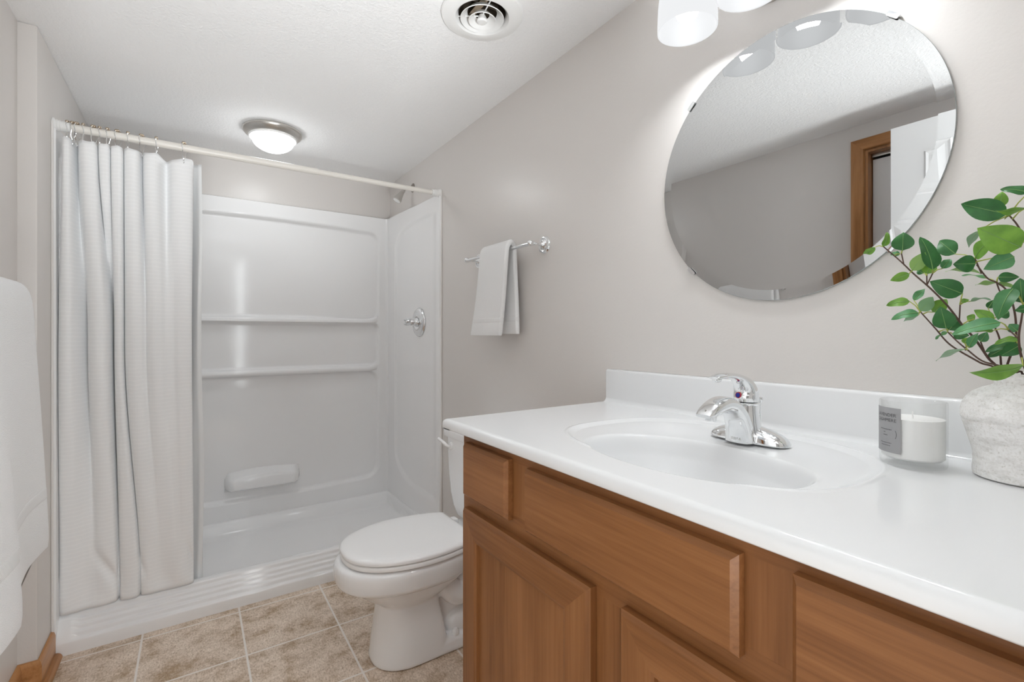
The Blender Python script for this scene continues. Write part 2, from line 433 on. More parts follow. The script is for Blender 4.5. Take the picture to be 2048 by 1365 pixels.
# closet across the room (seen in the mirror): oak casing, bifold door, track
cas = G()
def casing_leg(y0, y1, z0, z1, up):
    g2 = []
    prof = [(0, 0.0), (0.006, 0.0), (0.012, 0.004), (0.014, 0.012), (0.0105, 0.022), (0.0125, 0.03), (0.013, 0.046), (0.009, 0.054), (0.0, 0.057)]
    return prof
P = casing_leg(0, 0, 0, 0, 0)
l0 = [(XL+d+0.0003, CY1+t, 0.0) for d, t in P]; l1 = [(XL+d+0.0003, CY1+t, CZ+t) for d, t in P]
l2 = [(XL+d+0.0003, CY0-t, CZ+t) for d, t in P]; l3 = [(XL+d+0.0003, CY0-t, 0.0) for d, t in P]
gv = G(); gv.add(*loft([l0, l1])); gv.add(*loft([l2, l3]))
tr = gv.mk('trim_1', M['oak_v'], smooth=True, angle=35)
struct(tr, 'golden oak casing around the closet opening seen in the mirror', 'trim')
mk('head_casing', *loft([l1, l2]), M['oak_h'], tr, angle=35)
g = G(); g.add(*box(XL-0.1, XL+0.0005, CY1-0.012, CY1-0.0005, 0, CZ-0.0005)); g.add(*box(XL-0.1, XL+0.0005, CY0+0.0005, CY0+0.012, 0, CZ-0.0005)); g.add(*box(XL-0.1, XL+0.0005, CY0+0.012, CY1-0.012, CZ-0.013, CZ-0.0005))
g.mk('jamb', M['oak_v'], tr, smooth=False)

def panel_door(name, xf, sx, y0, y1, z0, z1, th, panels, label, xface=1):
    """white moulded door lying in a plane of constant x; face towards +x"""
    r = thing(name, (xf, (y0+y1)/2, z0), label, 'door'); r['kind'] = 'structure'
    mk('slab', *box(xf-th, xf, y0, y1, z0, z1, 0.0015, 1), M['white_paint'], r, smooth=False)
    for (a, b, c, d) in panels:
        g = G()
        rings = [(0, 0), (0.006, 0.004), (0.014, 0.001), (0.022, 0.0008), (0.045, 0.005)]
        lo = [[(xf+0.0004+h, a+o, c+o), (xf+0.0004+h, b-o, c+o), (xf+0.0004+h, b-o, d-o), (xf+0.0004+h, a+o, d-o)] for o, h in rings]
        g.add(*loft(lo, False, True)); g.mk('door_panel', M['white_paint'], r, smooth=False)
    return r
rows = [(0.2, 0.72), (0.84, 1.36), (1.48, 1.86)]
d1 = panel_door('door_1', -0.262, 1, 0.004, 0.759, 0.012, 1.975, 0.035,
           [(a, b, c, d) for (a, b) in ((0.11, 0.345), (0.42, 0.65)) for c, d in ((0.2, 0.78), (0.9, 1.5), (1.61, 1.85))],
           'white six panel bathroom door standing open, seen in the mirror')
mk('door_knob', *lathe([(0, 0.0), (0.03, 0), (0.03, 0.006), (0.011, 0.012), (0.011, 0.03), (0.026, 0.045), (0.026, 0.058), (0.014, 0.066), (0, 0.068)], (-0.262, 0.70, 0.93), (1, 0, 0), 32), M['nickel'], d1)
ym = (CY0+CY1)/2
d2 = panel_door('door_2', XL-0.045, 1, CY0+0.015, CY1-0.015, 0.015, CZ-0.040, 0.03,
           [(CY0+0.08, ym-0.06, 0.2, 0.9), (ym+0.06, CY1-0.08, 0.2, 0.9)],
           'white flat bifold closet door behind the oak casing, in the mirror')
mk('closet_track', *box(XL-0.07, XL-0.04, CY0+0.014, CY1-0.014, CZ-0.030, CZ-0.0135), M['nickel'], d2, smooth=False)
mk('closet_gap', *box(XL-0.098, XL-0.09, CY0+0.013, CY1-0.013, CZ-0.06, CZ-0.0135), M['dark'], d2, smooth=False)

# ------------------------------------------------------------------ shower stall
ST = thing('shower_stall', (0.33, 2.65, 0), 'white one piece fiberglass shower stall with shelves and stepped curb', 'shower stall')
XA, XB, YP = -0.379, 1.043, 3.0       # inner faces of side panels, back panel
ZT = 1.868
xs = [XA+(XB-XA)*i/230 for i in range(231)]
zs = sorted(set([0.112+(ZT-0.112)*i/230 for i in range(231)]+[1.19+0.0025*i for i in range(15)]+[0.885+0.0025*i for i in range(18)]))
def back_y(x, z):
    arch = 0.02*((x-0.33)/0.65)**2
    d1_ = rrect(x, z+arch*0.9, -0.325, 0.984, 1.222, 1.784, 0.055)
    d2_ = rrect(x, z, -0.325, 0.984, 0.925, 1.192, 0.035)
    low = 0.205+0.02*((x-0.33)/0.65)**2
    d3_ = rrect(x, z-(low-0.205)*(1-sst(0.25, 0.5, z)), -0.325, 0.984, 0.205, 0.892, 0.07)
    d = min(d1_, d2_, d3_)
    y = YP+0.024*sst(0.004, -0.011, d)
    for e in (XB-x, x-XA):
        r = 0.02
        if e < r: y -= r-sqrt(max(r*r-(r-e)**2, 0))
    return y
nz = len(zs)
V, F = grid(len(xs), nz, lambda i, j: (xs[i], back_y(xs[i], zs[j]), zs[j]))
g = G().add(V, F)
g.add(*grid(len(xs), 3, lambda i, j: (xs[i], (back_y(xs[i], ZT), YP+0.012, YB-0.002)[j], (ZT, ZT+0.004, ZT+0.004)[j])))
g.mk('back_panel', M['fiberglass'], ST, angle=60)
# projecting lips of the two moulded shelves
for zc, hh in ((1.206, 0.013), (0.9085, 0.016)):
    loops = []
    for i in range(41):
        x = -0.318+(0.978+0.318)*i/40
        e = min(x+0.318, 0.978-x); rise = 0.022*(1-sst(0, 0.05, e)); pr = 0.010*sst(0.0, 0.03, e)
        loops.append([(x, YP+0.012-0.001, zc-hh+rise*0.3), (x, YP+0.001-pr*0.5, zc-hh+0.001+rise*0.3), (x, YP-pr, zc-hh*0.6+rise*0.5), (x, YP-pr, zc+hh*0.3+rise), (x, YP-pr*0.4, zc+hh+rise), (x, YP+0.012, zc+hh+0.004+rise)])
    mk('shelf', *loft(loops), M['fiberglass'], ST, angle=50)
SM = [(2.2535, 0.0), (2.2535, 0.04), (2.2575, 0.049), (2.27, 0.068), (2.2955, 0.106), (2.305, 0.1155), (2.315, 0.1195), (2.33, 0.121)]
# side panels
def side(name, xf, sgn, xw):
    ys = [2.2545, 2.2560, 2.2575, 2.2590, 2.2605]+[2.262+(YP-2.262)*i/105 for i in range(106)]
    zz = [0.112+(ZT-0.112)*i/160 for i in range(161)]
    draft = lambda y: xf+sgn*0.019*(1-(y-2.2545)/(YP-2.2545))
    def fx(y, z):
        top = 1.775-0.06*sst(2.5, 2.9, y)**2*0.8; bot = 0.245+0.075*sst(2.5, 2.9, y)**2
        zq = 0.245+(z-bot)*(1.775-0.245)/(top-bot)
        d = rrect(y, zq, 2.10, 2.875, 0.245, 1.775, 0.10)
        k = 0.0085*sst(0.004, -0.012, d)*sst(2.285, 2.36, y)
        fl = 0.0085*(1-sst(2.2545, 2.2600, y))
        return draft(y)+sgn*(k+fl)
    zt = lambda y: ZT-0.012*sst(3.0, 2.3, y)
    def pt(i, j):
        z = zz[j]
        if j < 4 and ys[i] < 2.33: z = lerp(interp(SM, ys[i])-0.004, zz[4], j/4)
        if j > 150: z = lerp(z, zt(ys[i])-(ZT-zz[j]), (j-150)/10)
        return (fx(ys[i], z), ys[i], z)
    g = G().add(*grid(111, 161, pt))
    g.add(*grid(111, 3, lambda i, j: ((fx(ys[i], ZT), lerp(fx(ys[i], ZT), xw, 0.5), xw)[j] if ys[i] > 2.27 else lerp(fx(ys[i], ZT), xw, j/2), ys[i], zt(ys[i])+(0, 0.004, 0.004)[j])))
    g.mk(name, M['fiberglass'], ST, angle=60)
side('side_panel', XB, 1, W-0.002); side('side_panel', XA, -1, XS+0.002)
for xw, s in ((W-0.0005, -1), (XS+0.0005, 1)):
    mk('edge_flange', *box(min(xw, xw+s*0.006), max(xw, xw+s*0.006), 2.2485, 2.2535, 0.046, 1.868, 0.001, 1), M['grout_caulk'], ST, smooth=False)
# pan with stepped curb
PS = [(2.2535, 0.0), (2.2535, 0.020), (2.2535, 0.040), (2.2555, 0.0450), (2.2600, 0.0470), (2.2660, 0.0485), (2.2682, 0.0530), (2.2690, 0.0620), (2.2708, 0.0655), (2.2740, 0.0668),
      (2.2795, 0.0680), (2.2815, 0.0720), (2.2822, 0.0800), (2.2840, 0.0832), (2.2870, 0.0845), (2.2915, 0.0855), (2.2933, 0.0890), (2.2940, 0.0955), (2.2958, 0.0990), (2.2990, 0.1003),
      (2.3060, 0.1030), (2.3078, 0.1070), (2.3088, 0.1140), (2.3110, 0.1185), (2.3150, 0.1200), (2.3300, 0.1210), (2.3440, 0.1210), (2.3500, 0.1190), (2.3540, 0.1140), (2.3600, 0.0950), (2.3680, 0.0680), (2.3800, 0.0560), (2.4000, 0.0510)]
PS += [(2.4+0.05*i, 0.051-0.004*sin(pi*i/10.4)) for i in range(1, 11)]+[(2.925, 0.050), (2.945, 0.055), (2.96, 0.068), (2.972, 0.092), (2.98, 0.106), (2.99, 0.112), (3.0, 0.1125), (YB-0.003, 0.1125)]
px = [XS+0.001, -0.40, -0.39, -0.382, -0.377, -0.372, -0.366, -0.36, -0.353, -0.346, -0.339, -0.332, -0.325, -0.318, -0.31]+[-0.30+0.02*i for i in range(64)]
px += [0.975, 0.982, 0.989, 0.996, 1.003, 1.01, 1.017, 1.024, 1.03, 1.036, 1.041, 1.046, 1.055, W-0.001]
def pan(i, j):
    x = px[i]; y, z = PS[j]
    if 2.2535 < y < 2.33:
        k = max(1-sst(-0.368, -0.335, x), sst(0.98, 1.015, x))
        z = lerp(z, interp(SM, y), k)
    if y >= 2.345:
        dr_ = 0.019*(1-(y-2.2545)/(YP-2.2545)); e = min(x-XA+dr_, XB+dr_-x); rim = 0.1125*(1-sst(0.0, 0.03, e)) if e > 0 else 0.1125
        z = max(z, rim)
    return (x, y, z)
mk('shower_pan', *grid(len(px), len(PS), pan), M['fiberglass'], ST, angle=60)
# grab ledge for soap
loops = []
for i in range(25):
    t = i/24; x = 0.140+0.378*t; e = min(t, 1-t); k = sst(0, 0.07, e)**0.7; ar = 0.016*sin(pi*min(1, t*1.05))
    yf = lerp(3.02, 2.957, 0.08+0.92*k); zb = lerp(0.285, 0.270, k)
    loops.append([(x, 3.0235, 0.262), (x, yf+0.012, zb+0.002), (x, yf, zb+0.012), (x, yf, 0.318+ar*0.9), (x, yf+0.006, 0.332+ar), (x, yf+0.016, 0.337+ar), (x, 3.0235, 0.362+ar*0.8)])
mk('soap_ledge', *loft(loops), M['fiberglass'], ST, angle=50)

# shower head, valve
H = thing('showerhead', (W, 2.645, 1.978), 'small nickel shower head angled down from the right shower wall', 'shower head')
mk('wall_flange', *lathe([(0, 0.012), (0.010, 0.012), (0.018, 0.009), (0.026, 0.003), (0.027, 0.0005), (0, 0.0005)], (W, 2.645, 1.986), (-1, 0, 0), 32), M['dark_nickel'], H)
mk('shower_arm', *tube(crv([(W-0.004, 2.645, 1.986), (1.045, 2.645, 1.984), (1.025, 2.645, 1.972), (1.012, 2.645, 1.957)]), 0.0075), M['chrome'], H)
ax = Vector((-0.52, 0, -0.85)).normalized()
mk('head', *lathe([(0, -0.004), (0.010, -0.003), (0.012, 0.004), (0.010, 0.012), (0.013, 0.018), (0.015, 0.03), (0.024, 0.068), (0.0255, 0.073), (0.0245, 0.078), (0.02, 0.078)], Vector((1.014, 2.645, 1.962)), ax, 32), M['nickel'], H)
mk('spray_face', *lathe([(0.0, 0.0795), (0.018, 0.0795), (0.0205, 0.078)], Vector((1.014, 2.645, 1.962)), ax, 32), M['white_plastic'], H)

vc = Vector((1.0628, 2.53, 1.1935))
VA = thing('shower_valve', vc, 'round chrome shower valve plate with a stubby handle', 'shower valve')
mk('escutcheon', *lathe([(0, 0.010), (0.03, 0.011), (0.045, 0.014), (0.06, 0.0145), (0.072, 0.012), (0.080, 0.006), (0.083, 0.0002), (0, 0.0002)], vc, (-1, 0, 0), 56), M['chrome'], VA)
mk('handle_stem', *lathe([(0.024, 0.012), (0.024, 0.018), (0.020, 0.022), (0.020, 0.052), (0.017, 0.056), (0, 0.056)], vc, (-1, 0, 0), 32), M['chrome'], VA)
g = G()
for k in range(4):
    t = pi/4+k*pi/2; dy, dz = cos(t), sin(t)
    g.add(*tube([vc+Vector((-0.052, dy*0.012, dz*0.012)), vc+Vector((-0.07, dy*0.016, dz*0.016)), vc+Vector((-0.084, dy*0.015, dz*0.015))], [0.0065, 0.0085, 0.005], 10))
g.mk('handle', M['clear_acrylic'], VA)
mk('handle_cap', *lathe([(0.014, 0.056), (0.016, 0.068), (0.010, 0.078), (0, 0.079)], vc, (-1, 0, 0), 24), M['chrome'], VA)

# ------------------------------------------------------------------ rod, rings, curtain, liner
YR, ZR = 2.272, 1.8605
R_ = thing('shower_curtain_rod', (0.33, YR, ZR), 'white telescoping curtain rod across the shower opening', 'curtain rod')
mk('outer_tube', *tube([(XS+0.03, YR, ZR), (0.467, YR, ZR)], 0.0142, 24), M['rod'], R_)
mk('inner_tube', *tube([(0.46, YR, ZR), (W-0.025, YR, ZR)], 0.0118, 24), M['rod'], R_)
for xw, s in ((XS+0.0008, 1), (W-0.0008, -1)):
    mk('end_cap', *lathe([(0, 0), (0.0235, 0), (0.0235, 0.004), (0.020, 0.008), (0.0205, 0.013), (0.0185, 0.014), (0.0195, 0.020), (0.0175, 0.022), (0.0185, 0.030), (0.0165, 0.046), (0.0125, 0.048)], (xw, YR, ZR), (s, 0, 0), 32), M['white_plastic'], R_)

hookx = [-0.3697, -0.3552, -0.3433, -0.3286, -0.2981, -0.2829, -0.2599, -0.2316, -0.2027, -0.1606, -0.1175, -0.0291]
ordn = ['leftmost', 'second', 'third', 'fourth', 'fifth', 'sixth', 'seventh', 'eighth', 'ninth', 'tenth', 'eleventh', 'rightmost']
K = thing('curtain_ring', (hookx[0], YR, ZR), '', 'curtain ring', 'roller ball rings along the curtain rod')
wp = [(-0.006, -0.052), (-0.012, -0.040), (-0.018, -0.018), (-0.0185, 0.004), (-0.012, 0.0165), (0.0, 0.0205), (0.012, 0.0165), (0.0185, 0.003), (0.017, -0.018), (0.006, -0.045), (-0.002, -0.062), (-0.008, -0.060), (-0.009, -0.050)]
mk('hook', *tube([(hookx[0]+0.0015*sin(i*0.7), YR+p[0], ZR+p[1]) for i, p in enumerate(crv(wp, 5))], 0.0014, 8), M['chrome'], K)
for t in (-0.6, 0.0, 0.6):
    mk('bead', *ball((hookx[0], YR+0.0200*sin(t), ZR+0.0200*cos(t)), 0.0052, 12), M['bronze'], K)
for i, x in enumerate(hookx):
    o = K if i == 0 else copy_thing(K, (x, YR, ZR))
    o['label'] = ('metal roller ring at the far left end of the curtain rod' if i == 0 else
                  'metal roller ring standing alone at the right end of the curtain' if i == 11 else
                  'metal roller ring on the white rod, %s counting from the left' % ordn[i])
    if i: o.rotation_euler = (0, 0, random.uniform(-0.45, 0.45))

CT = [(-.388, 2.31), (-.381, 2.262), (-.370, 2.250), (-.360, 2.262), (-.3515, 2.315), (-.340, 2.275), (-.325, 2.252), (-.305, 2.250), (-.292, 2.265), (-.289, 2.315), (-.285, 2.265), (-.270, 2.250), (-.256, 2.262),
      (-.2535, 2.315), (-.250, 2.265), (-.235, 2.250), (-.2195, 2.260), (-.216, 2.315), (-.212, 2.268), (-.190, 2.248), (-.172, 2.262), (-.163, 2.305), (-.154, 2.272), (-.133, 2.255), (-.112, 2.268), (-.090, 2.308), (-.068, 2.280), (-.040, 2.268), (-.012, 2.272), (-.003, 2.283), (-.001, 2.300)]
CM = [(-.394, 2.325), (-.3955, 2.285), (-.385, 2.262), (-.360, 2.260), (-.3395, 2.300), (-.325, 2.330), (-.316, 2.288), (-.295, 2.265), (-.272, 2.265), (-.258, 2.290), (-.252, 2.335), (-.250, 2.345), (-.249, 2.345),
      (-.247, 2.338), (-.244, 2.290), (-.235, 2.272), (-.222, 2.276), (-.2145, 2.325), (-.212, 2.285), (-.190, 2.266), (-.166, 2.270), (-.152, 2.285), (-.142, 2.276), (-.125, 2.268), (-.105, 2.272), (-.088, 2.283), (-.066, 2.287), (-.045, 2.280), (-.022, 2.282), (-.008, 2.290), (-.006, 2.305)]
CB = [(-.396, 2.340), (-.3965, 2.312), (-.384, 2.298), (-.352, 2.300), (-.322, 2.307), (-.302, 2.305), (-.282, 2.302), (-.262, 2.304), (-.243, 2.312), (-.238, 2.330), (-.236, 2.336), (-.234, 2.338), (-.232, 2.336),
      (-.230, 2.330), (-.226, 2.312), (-.206, 2.303), (-.180, 2.307), (-.169, 2.330), (-.164, 2.314), (-.147, 2.305), (-.128, 2.305), (-.110, 2.307), (-.094, 2.307), (-.078, 2.306), (-.064, 2.305), (-.052, 2.305), (-.040, 2.305), (-.028, 2.306), (-.016, 2.308), (-.004, 2.313), (.000, 2.322)]
deep = lambda P, k: [(x, y if y < 2.275 else 2.275+(y-2.275)*k) for x, y in P]
CT, CM, CB = deep(CT, 1.5), deep(CM, 1.35), deep(CB, 1.0)
kk = 8
ct, cm, cb = crv(CT, kk), crv(CM, kk), crv(CB, kk)
nc = len(ct); nr = 110
def ztop(i):
    x = ct[i][0]
    zt_ = 1.8195
    for a_, b_ in zip(hookx, hookx[1:]):
        if a_ <= x <= b_:
            s_ = (x-a_)/(b_-a_); zt_ -= min(0.02, 0.26*(b_-a_))*4*s_*(1-s_)*0.55
    return zt_
def curtain_pt(i, j):
    t = j/(nr-1)                      # 0 top, 1 bottom
    if t < 0.42:
        s_ = sst(0, 1, t/0.42); x = lerp(ct[i][0], cm[i][0], s_); y = lerp(ct[i][1], cm[i][1], s_)
    else:
        s_ = sst(0, 1, (t-0.42)/0.58); x = lerp(cm[i][0], cb[i][0], s_); y = lerp(cm[i][1], cb[i][1], s_)
    z = lerp(ztop(i), 0.1225, t)
    u = i/(nc-1)
    y += 0.0035*sin(9*u+7*t)*sin(pi*t)
    # crumpled hem resting on the curb
    b_ = sst(0.86, 1.0, t)
    y += b_*0.010*sin(23*u+4*t)*sst(1.0, 0.97, t)
    for (uc, tc_, sg, amp, wd) in ((0.23, 0.925, 1, 0.020, 0.05), (0.30, 0.945, -1, 0.012, 0.03), (0.60, 0.93, 1, 0.013, 0.03), (0.95, 0.93, 1, 0.012, 0.03)):
        q = (t-tc_)*1.9-sg*(u-uc)*1.2
        y += amp*math.exp(-((u-uc)/wd)**2)*math.exp(-(q/0.035)**2)
    return (x, y, z)
V, F = grid(nc, nr, curtain_pt)
CU = mk('shower_curtain', V, F, M['curtain'], angle=180, loc=(-0.2, YR+0.02, 0.1225))
so = CU.modifiers.new('thickness', 'SOLIDIFY'); so.thickness = 0.0012; so.offset = 1
tag(CU, 'white textured fabric shower curtain gathered to the left on its rod', 'shower curtain')

LT = [(-.25, 2.368), (-.20, 2.378), (-.15, 2.368), (-.10, 2.376), (-.05, 2.362), (-.02, 2.345), (.006, 2.322), (.017, 2.308), (.027, 2.306)]
LB = [(-.20, 2.385), (-.16, 2.395), (-.12, 2.385), (-.08, 2.395), (-.04, 2.385), (-.012, 2.380), (.006, 2.374), (.020, 2.370), (.034, 2.376)]
lt, lb = crv(LT, 6), crv(LB, 6); nr2 = 80
def liner_pt(i, j):
    t = j/(nr2-1); s_ = sst(0, 1, t)
    z = lerp(1.816, 0.075, t); x = lerp(lt[i][0], lb[i][0], s_); y = lerp(lt[i][1], lb[i][1], sst(0.1, 1, t))
    for c in (0.63, 0.735, 0.84): y -= 0.0045*math.exp(-((t-c)/0.006)**2)
    x += 0.003*sin(11*t)*(i/len(lt))
    return (x, y+0.004*sin(9*t+i*0.2), z)
V, F = grid(len(lt), nr2, liner_pt)
LI = mk('shower_liner', V, F, M['liner'], angle=180, loc=(-0.1, 2.34, 0.075))
so = LI.modifiers.new('thickness', 'SOLIDIFY'); so.thickness = 0.0008
tag(LI, 'plain white vinyl liner with fold creases hanging behind the curtain edge', 'shower liner')

# ------------------------------------------------------------------ ceiling light and vent
fc = Vector((0.318, 2.535, ZC))
FL = thing('ceiling_light', fc, 'lit flush mount dome light with brushed nickel ring above the shower', 'ceiling light')
mk('metal_ring', *lathe([(0, 0.0005), (0.124, 0.0005), (0.130, 0.006), (0.130, 0.012), (0.124, 0.020), (0.112, 0.030), (0.106, 0.034), (0.104, 0.034), (0.102, 0.026), (0, 0.026)], fc, (0, 0, -1), 72), M['nickel'], FL)
mk('collar', *lathe([(0.105, 0.031), (0.1055, 0.038), (0.101, 0.042), (0.090, 0.042)], fc, (0, 0, -1), 72), M['white_plastic'], FL)
mk('glass_dome', *lathe([(0.0925*cos(t), 0.041+0.060*sin(t)) for t in [pi/2*k/14 for k in range(14)]]+[(0, 0.101)], fc, (0, 0, -1), 64), M['dome'], FL)

ec = Vector((VX, VY, ZC))
EV = thing('exhaust_vent', ec, 'round white ceiling exhaust vent with concentric rings', 'vent')
mk('flange', *lathe([(0.122, 0.0006), (0.1245, 0.004), (0.1215, 0.008), (0.110, 0.010), (0.094, 0.015), (0.082, 0.014), (0.0745, 0.006), (0.0715, -0.004), (0.0715, -0.012), (0.076, -0.012), (0.076, 0.0006)], ec, (0, 0, -1), 80), M['white_plastic'], EV)
mk('duct', *lathe([(0.0712, -0.001), (0.0712, -0.085), (0, -0.085)], ec, (0, 0, -1), 48), M['duct'], EV)
def cone(name, r0, h0, r1, h1):
    mk(name, *lathe([(r0, h0), (lerp(r0, r1, 0.55), lerp(h0, h1, 0.62)), (r1, h1), (r1-0.001, h1+0.0022), (lerp(r0, r1, 0.55)-0.002, lerp(h0, h1, 0.62)+0.002), (r0-0.002, h0+0.001)], ec, (0, 0, -1), 72, True), M['white_plastic'], EV)
cone('ring', 0.047, -0.004, 0.0665, 0.0155); cone('ring', 0.024, 0.002, 0.042, 0.0205)
mk('hub', *lathe([(0, 0.0035), (0.009, 0.004), (0.0155, 0.0175), (0.0167, 0.022), (0.013, 0.0265), (0, 0.0275)], ec, (0, 0, -1), 40), M['white_plastic'], EV)
for k in range(3):
    t = radians(-99+120*k)
    mk('strut', *tube([ec+Vector((0.004*cos(t), 0.004*sin(t), -0.006)), ec+Vector((0.073*cos(t), 0.073*sin(t), -0.002))], 0.002, 8), M['white_plastic'], EV)
mk('damper_blade', *box(VX-0.055, VX+0.055, VY-0.003, VY+0.003, ZC+0.03, ZC+0.045), M['duct'], EV, smooth=False)
mk('damper_blade', *box(VX-0.02, VX+0.0, VY-0.06, VY+0.06, ZC+0.02, ZC+0.024), M['bronze'], EV, smooth=False)

# ------------------------------------------------------------------ mirror and vanity light
mc = Vector((W, 0.546, 1.502)); MR = 0.2985
MI = thing('round_mirror', mc, 'large round frameless mirror on the wall above the sink', 'mirror')
nseg = 160
V, F = lathe([(0, 0.0078), (MR-0.023, 0.0078), (MR-0.0005, 0.0066)], mc, (-1, 0, 0), nseg)
g = G().add(V, F, 0)
g.add(*lathe([(MR-0.0005, 0.0066), (MR, 0.006), (MR, 0.0025), (0, 0.0025)], mc, (-1, 0, 0), nseg), 1)
g.mk('mirror_glass', None, MI, mats=[M['mirror'], M['edge']], angle=2)
for t in (45, 135, 225, 315):
    u = Vector((0, cos(radians(t)), sin(radians(t)))); v = Vector((0, -u.z, u.y)); c0 = mc+u*(MR+0.001)
    V, F = box(-0.5, 0.5, -0.5, 0.5, -0.5, 0.5, 0.12, 1)
    g = G()
    g.add([c0+Vector((-0.0052, 0, 0))+Vector((-p[0]*0.0101, 0, 0))+u*(p[1]*0.004+0.003)+v*(p[2]*0.024) for p in V], F)
    g.add([c0+Vector((-0.0098, 0, 0))+Vector((-p[0]*0.0016, 0, 0))+u*(p[1]*0.009+0.0005)+v*(p[2]*0.024) for p in V], F)
    g.mk('clip', M['chrome'], MI)

LV = thing('vanity_light', (W, 0.534, 1.93), 'three light vanity fixture with lit frosted glass shades above the mirror', 'wall light')
mk('backplate', *lathe([(0, 0.022), (0.045, 0.022), (0.056, 0.018), (0.062, 0.010), (0.063, 0.0006), (0, 0.0006)], (W, 0.546, 1.932), (-1, 0, 0), 48), M['nickel'], LV)
mk('arm', *tube(crv([(W-0.02, 0.534, 1.945), (1.03, 0.534, 1.955), (0.995, 0.534, 1.985), (0.943, 0.534, 2.0)]), 0.008), M['nickel'], LV)
mk('bar', *tube([(0.943, 0.37, 2.0), (0.943, 0.698, 2.0)], 0.008, 16), M['nickel'], LV)
RZ = 1.829
for y in (0.683, 0.534, 0.385):
    c = Vector((0.943, y, RZ))
    mk('shade_holder', *lathe([(0.006, 0.171), (0.008, 0.165), (0.009, 0.15), (0.0125, 0.145), (0.0145, 0.112), (0.0, 0.112)], c, (0, 0, 1), 32), M['nickel'], LV)
    ou = [(0.0655, 0.0), (0.0655, 0.02), (0.0640, 0.055), (0.060, 0.09), (0.0575, 0.112), (0.0555, 0.125)]
    for q in range(3):
        t = radians(30+120*q); mk('shade_clip', *tube([c+Vector((0.012*cos(t), 0.012*sin(t), 0.135)), c+Vector((0.053*cos(t), 0.053*sin(t), 0.121))], 0.0018, 8), M['nickel'], LV)
    s = mk('shade', *lathe(ou+[(r-0.0035, h) for r, h in reversed(ou)], c, (0, 0, 1), 56, True), M['shade'], LV)
    mk('bulb', *lathe([(0, 0.022), (0.012, 0.0235), (0.022, 0.031), (0.0275, 0.044), (0.0265, 0.058), (0.019, 0.078), (0.013, 0.09), (0.013, 0.1175), (0, 0.1175)], c, (0, 0, 1), 32), M['bulb'], s)

# ------------------------------------------------------------------ vanity cabinet
XF, XD = 0.535, 0.516          # face frame and door front planes
CB_ = thing('vanity_cabinet', (0.79, 0.515, 0), 'stained maple vanity cabinet with flat drawer fronts and recessed panel doors', 'cabinet')
CT0, CTT, CTH = 0.012, 1.055, 0.923
ZB = 0.8990
g = G()
for (a, b, c, d) in ((0.03, 1.003, 0.872, ZB), (0.03, 1.003, 0.10, 0.165), (0.05, 0.99, 0.715, 0.765)):
    g.add(*box(XF, XF+0.018, a, b, c, d), 0)
for (a, b) in ((0.96, 1.003), (0.72, 0.81), (0.238, 0.325), (0.03, 0.085)):
    g.add(*box(XF+0.0002, XF+0.0182, a, b, 0.1, ZB), 1)
g.add(*box(XF+0.0003, XF+0.018, 0.475, 0.572, 0.12, 0.752), 1)
for (a, b, c, d) in ((0.08, 0.26, 0.77, 0.87), (0.305, 0.74, 0.77, 0.87), (0.79, 0.96, 0.77, 0.87), (0.08, 0.49, 0.17, 0.71), (0.555, 0.96, 0.17, 0.71)):
    g.add(*box(XF+0.004, XF+0.016, a-0.01, b+0.01, c-0.01, d+0.01), 1)
g.mk('face_frame', None, CB_, mats=[M['maple_h'], M['maple_v']], smooth=False)
mk('side_panel', *box(XF+0.019, 1.07, 0.990, 1.0025, 0.0, ZB), M['maple_v'], CB_, smooth=False)
mk('side_panel', *box(XF+0.019, 1.07, 0.030, 0.044, 0.0, ZB), M['maple_v'], CB_, smooth=False)
mk('bottom_panel', *box(XF+0.019, 1.07, 0.044, 0.990, 0.10, 0.115), M['maple_h'], CB_, smooth=False)
mk('toe_kick', *box(0.59, 0.605, 0.044, 0.990, 0.0, 0.0995), M['maple_h'], CB_, smooth=False)
def rect_ring(x, y0, y1, z0, z1, o=0):
    return [(x, y0+o, z0+o), (x, y1-o, z0+o), (x, y1-o, z1-o), (x, y0+o, z1-o)]
def front(name, y0, y1, z0, z1):
    lo = [rect_ring(XF-0.0003, y0, y1, z0, z1), rect_ring(XD+0.0075, y0, y1, z0, z1), rect_ring(XD, y0, y1, z0, z1, 0.007)]
    return mk(name, *loft(lo), M['maple_h'], CB_, smooth=False)
front('drawer_front', 0.794, 0.978, 0.7545, 0.8765)
front('false_drawer_front', 0.3095, 0.7335, 0.7545, 0.8740)
front('drawer_front', 0.066, 0.2505, 0.7545, 0.8770)
def door(y0, y1, z0, z1):
    st = 0.056
    rings = [rect_ring(XF-0.0003, y0, y1, z0, z1), rect_ring(XD+0.006, y0, y1, z0, z1), rect_ring(XD, y0, y1, z0, z1, 0.006),
             rect_ring(XD, y0, y1, z0, z1, st), rect_ring(XD+0.002, y0, y1, z0, z1, st+0.002), rect_ring(XD+0.003, y0, y1, z0, z1, st+0.007),
             rect_ring(XD+0.010, y0, y1, z0, z1, st+0.008), rect_ring(XF-0.0003, y0, y1, z0, z1, st+0.008)]
    V, F = loft(rings, False, False)
    o = mk('door', V, F, None, CB_, smooth=False, mats=[M['maple_v'], M['maple_h']], mi=[(1, 0, 1, 0)[i % 4] for i in range(len(F))])
    e = st+0.0075
    mk('door_panel', *box(XD+0.0095, XF-0.0005, y0+e, y1-e, z0+e, z1-e), M['maple_v'], o, smooth=False)
door(0.555, 0.978, 0.145, 0.7265); door(0.066, 0.4905, 0.145, 0.7265)

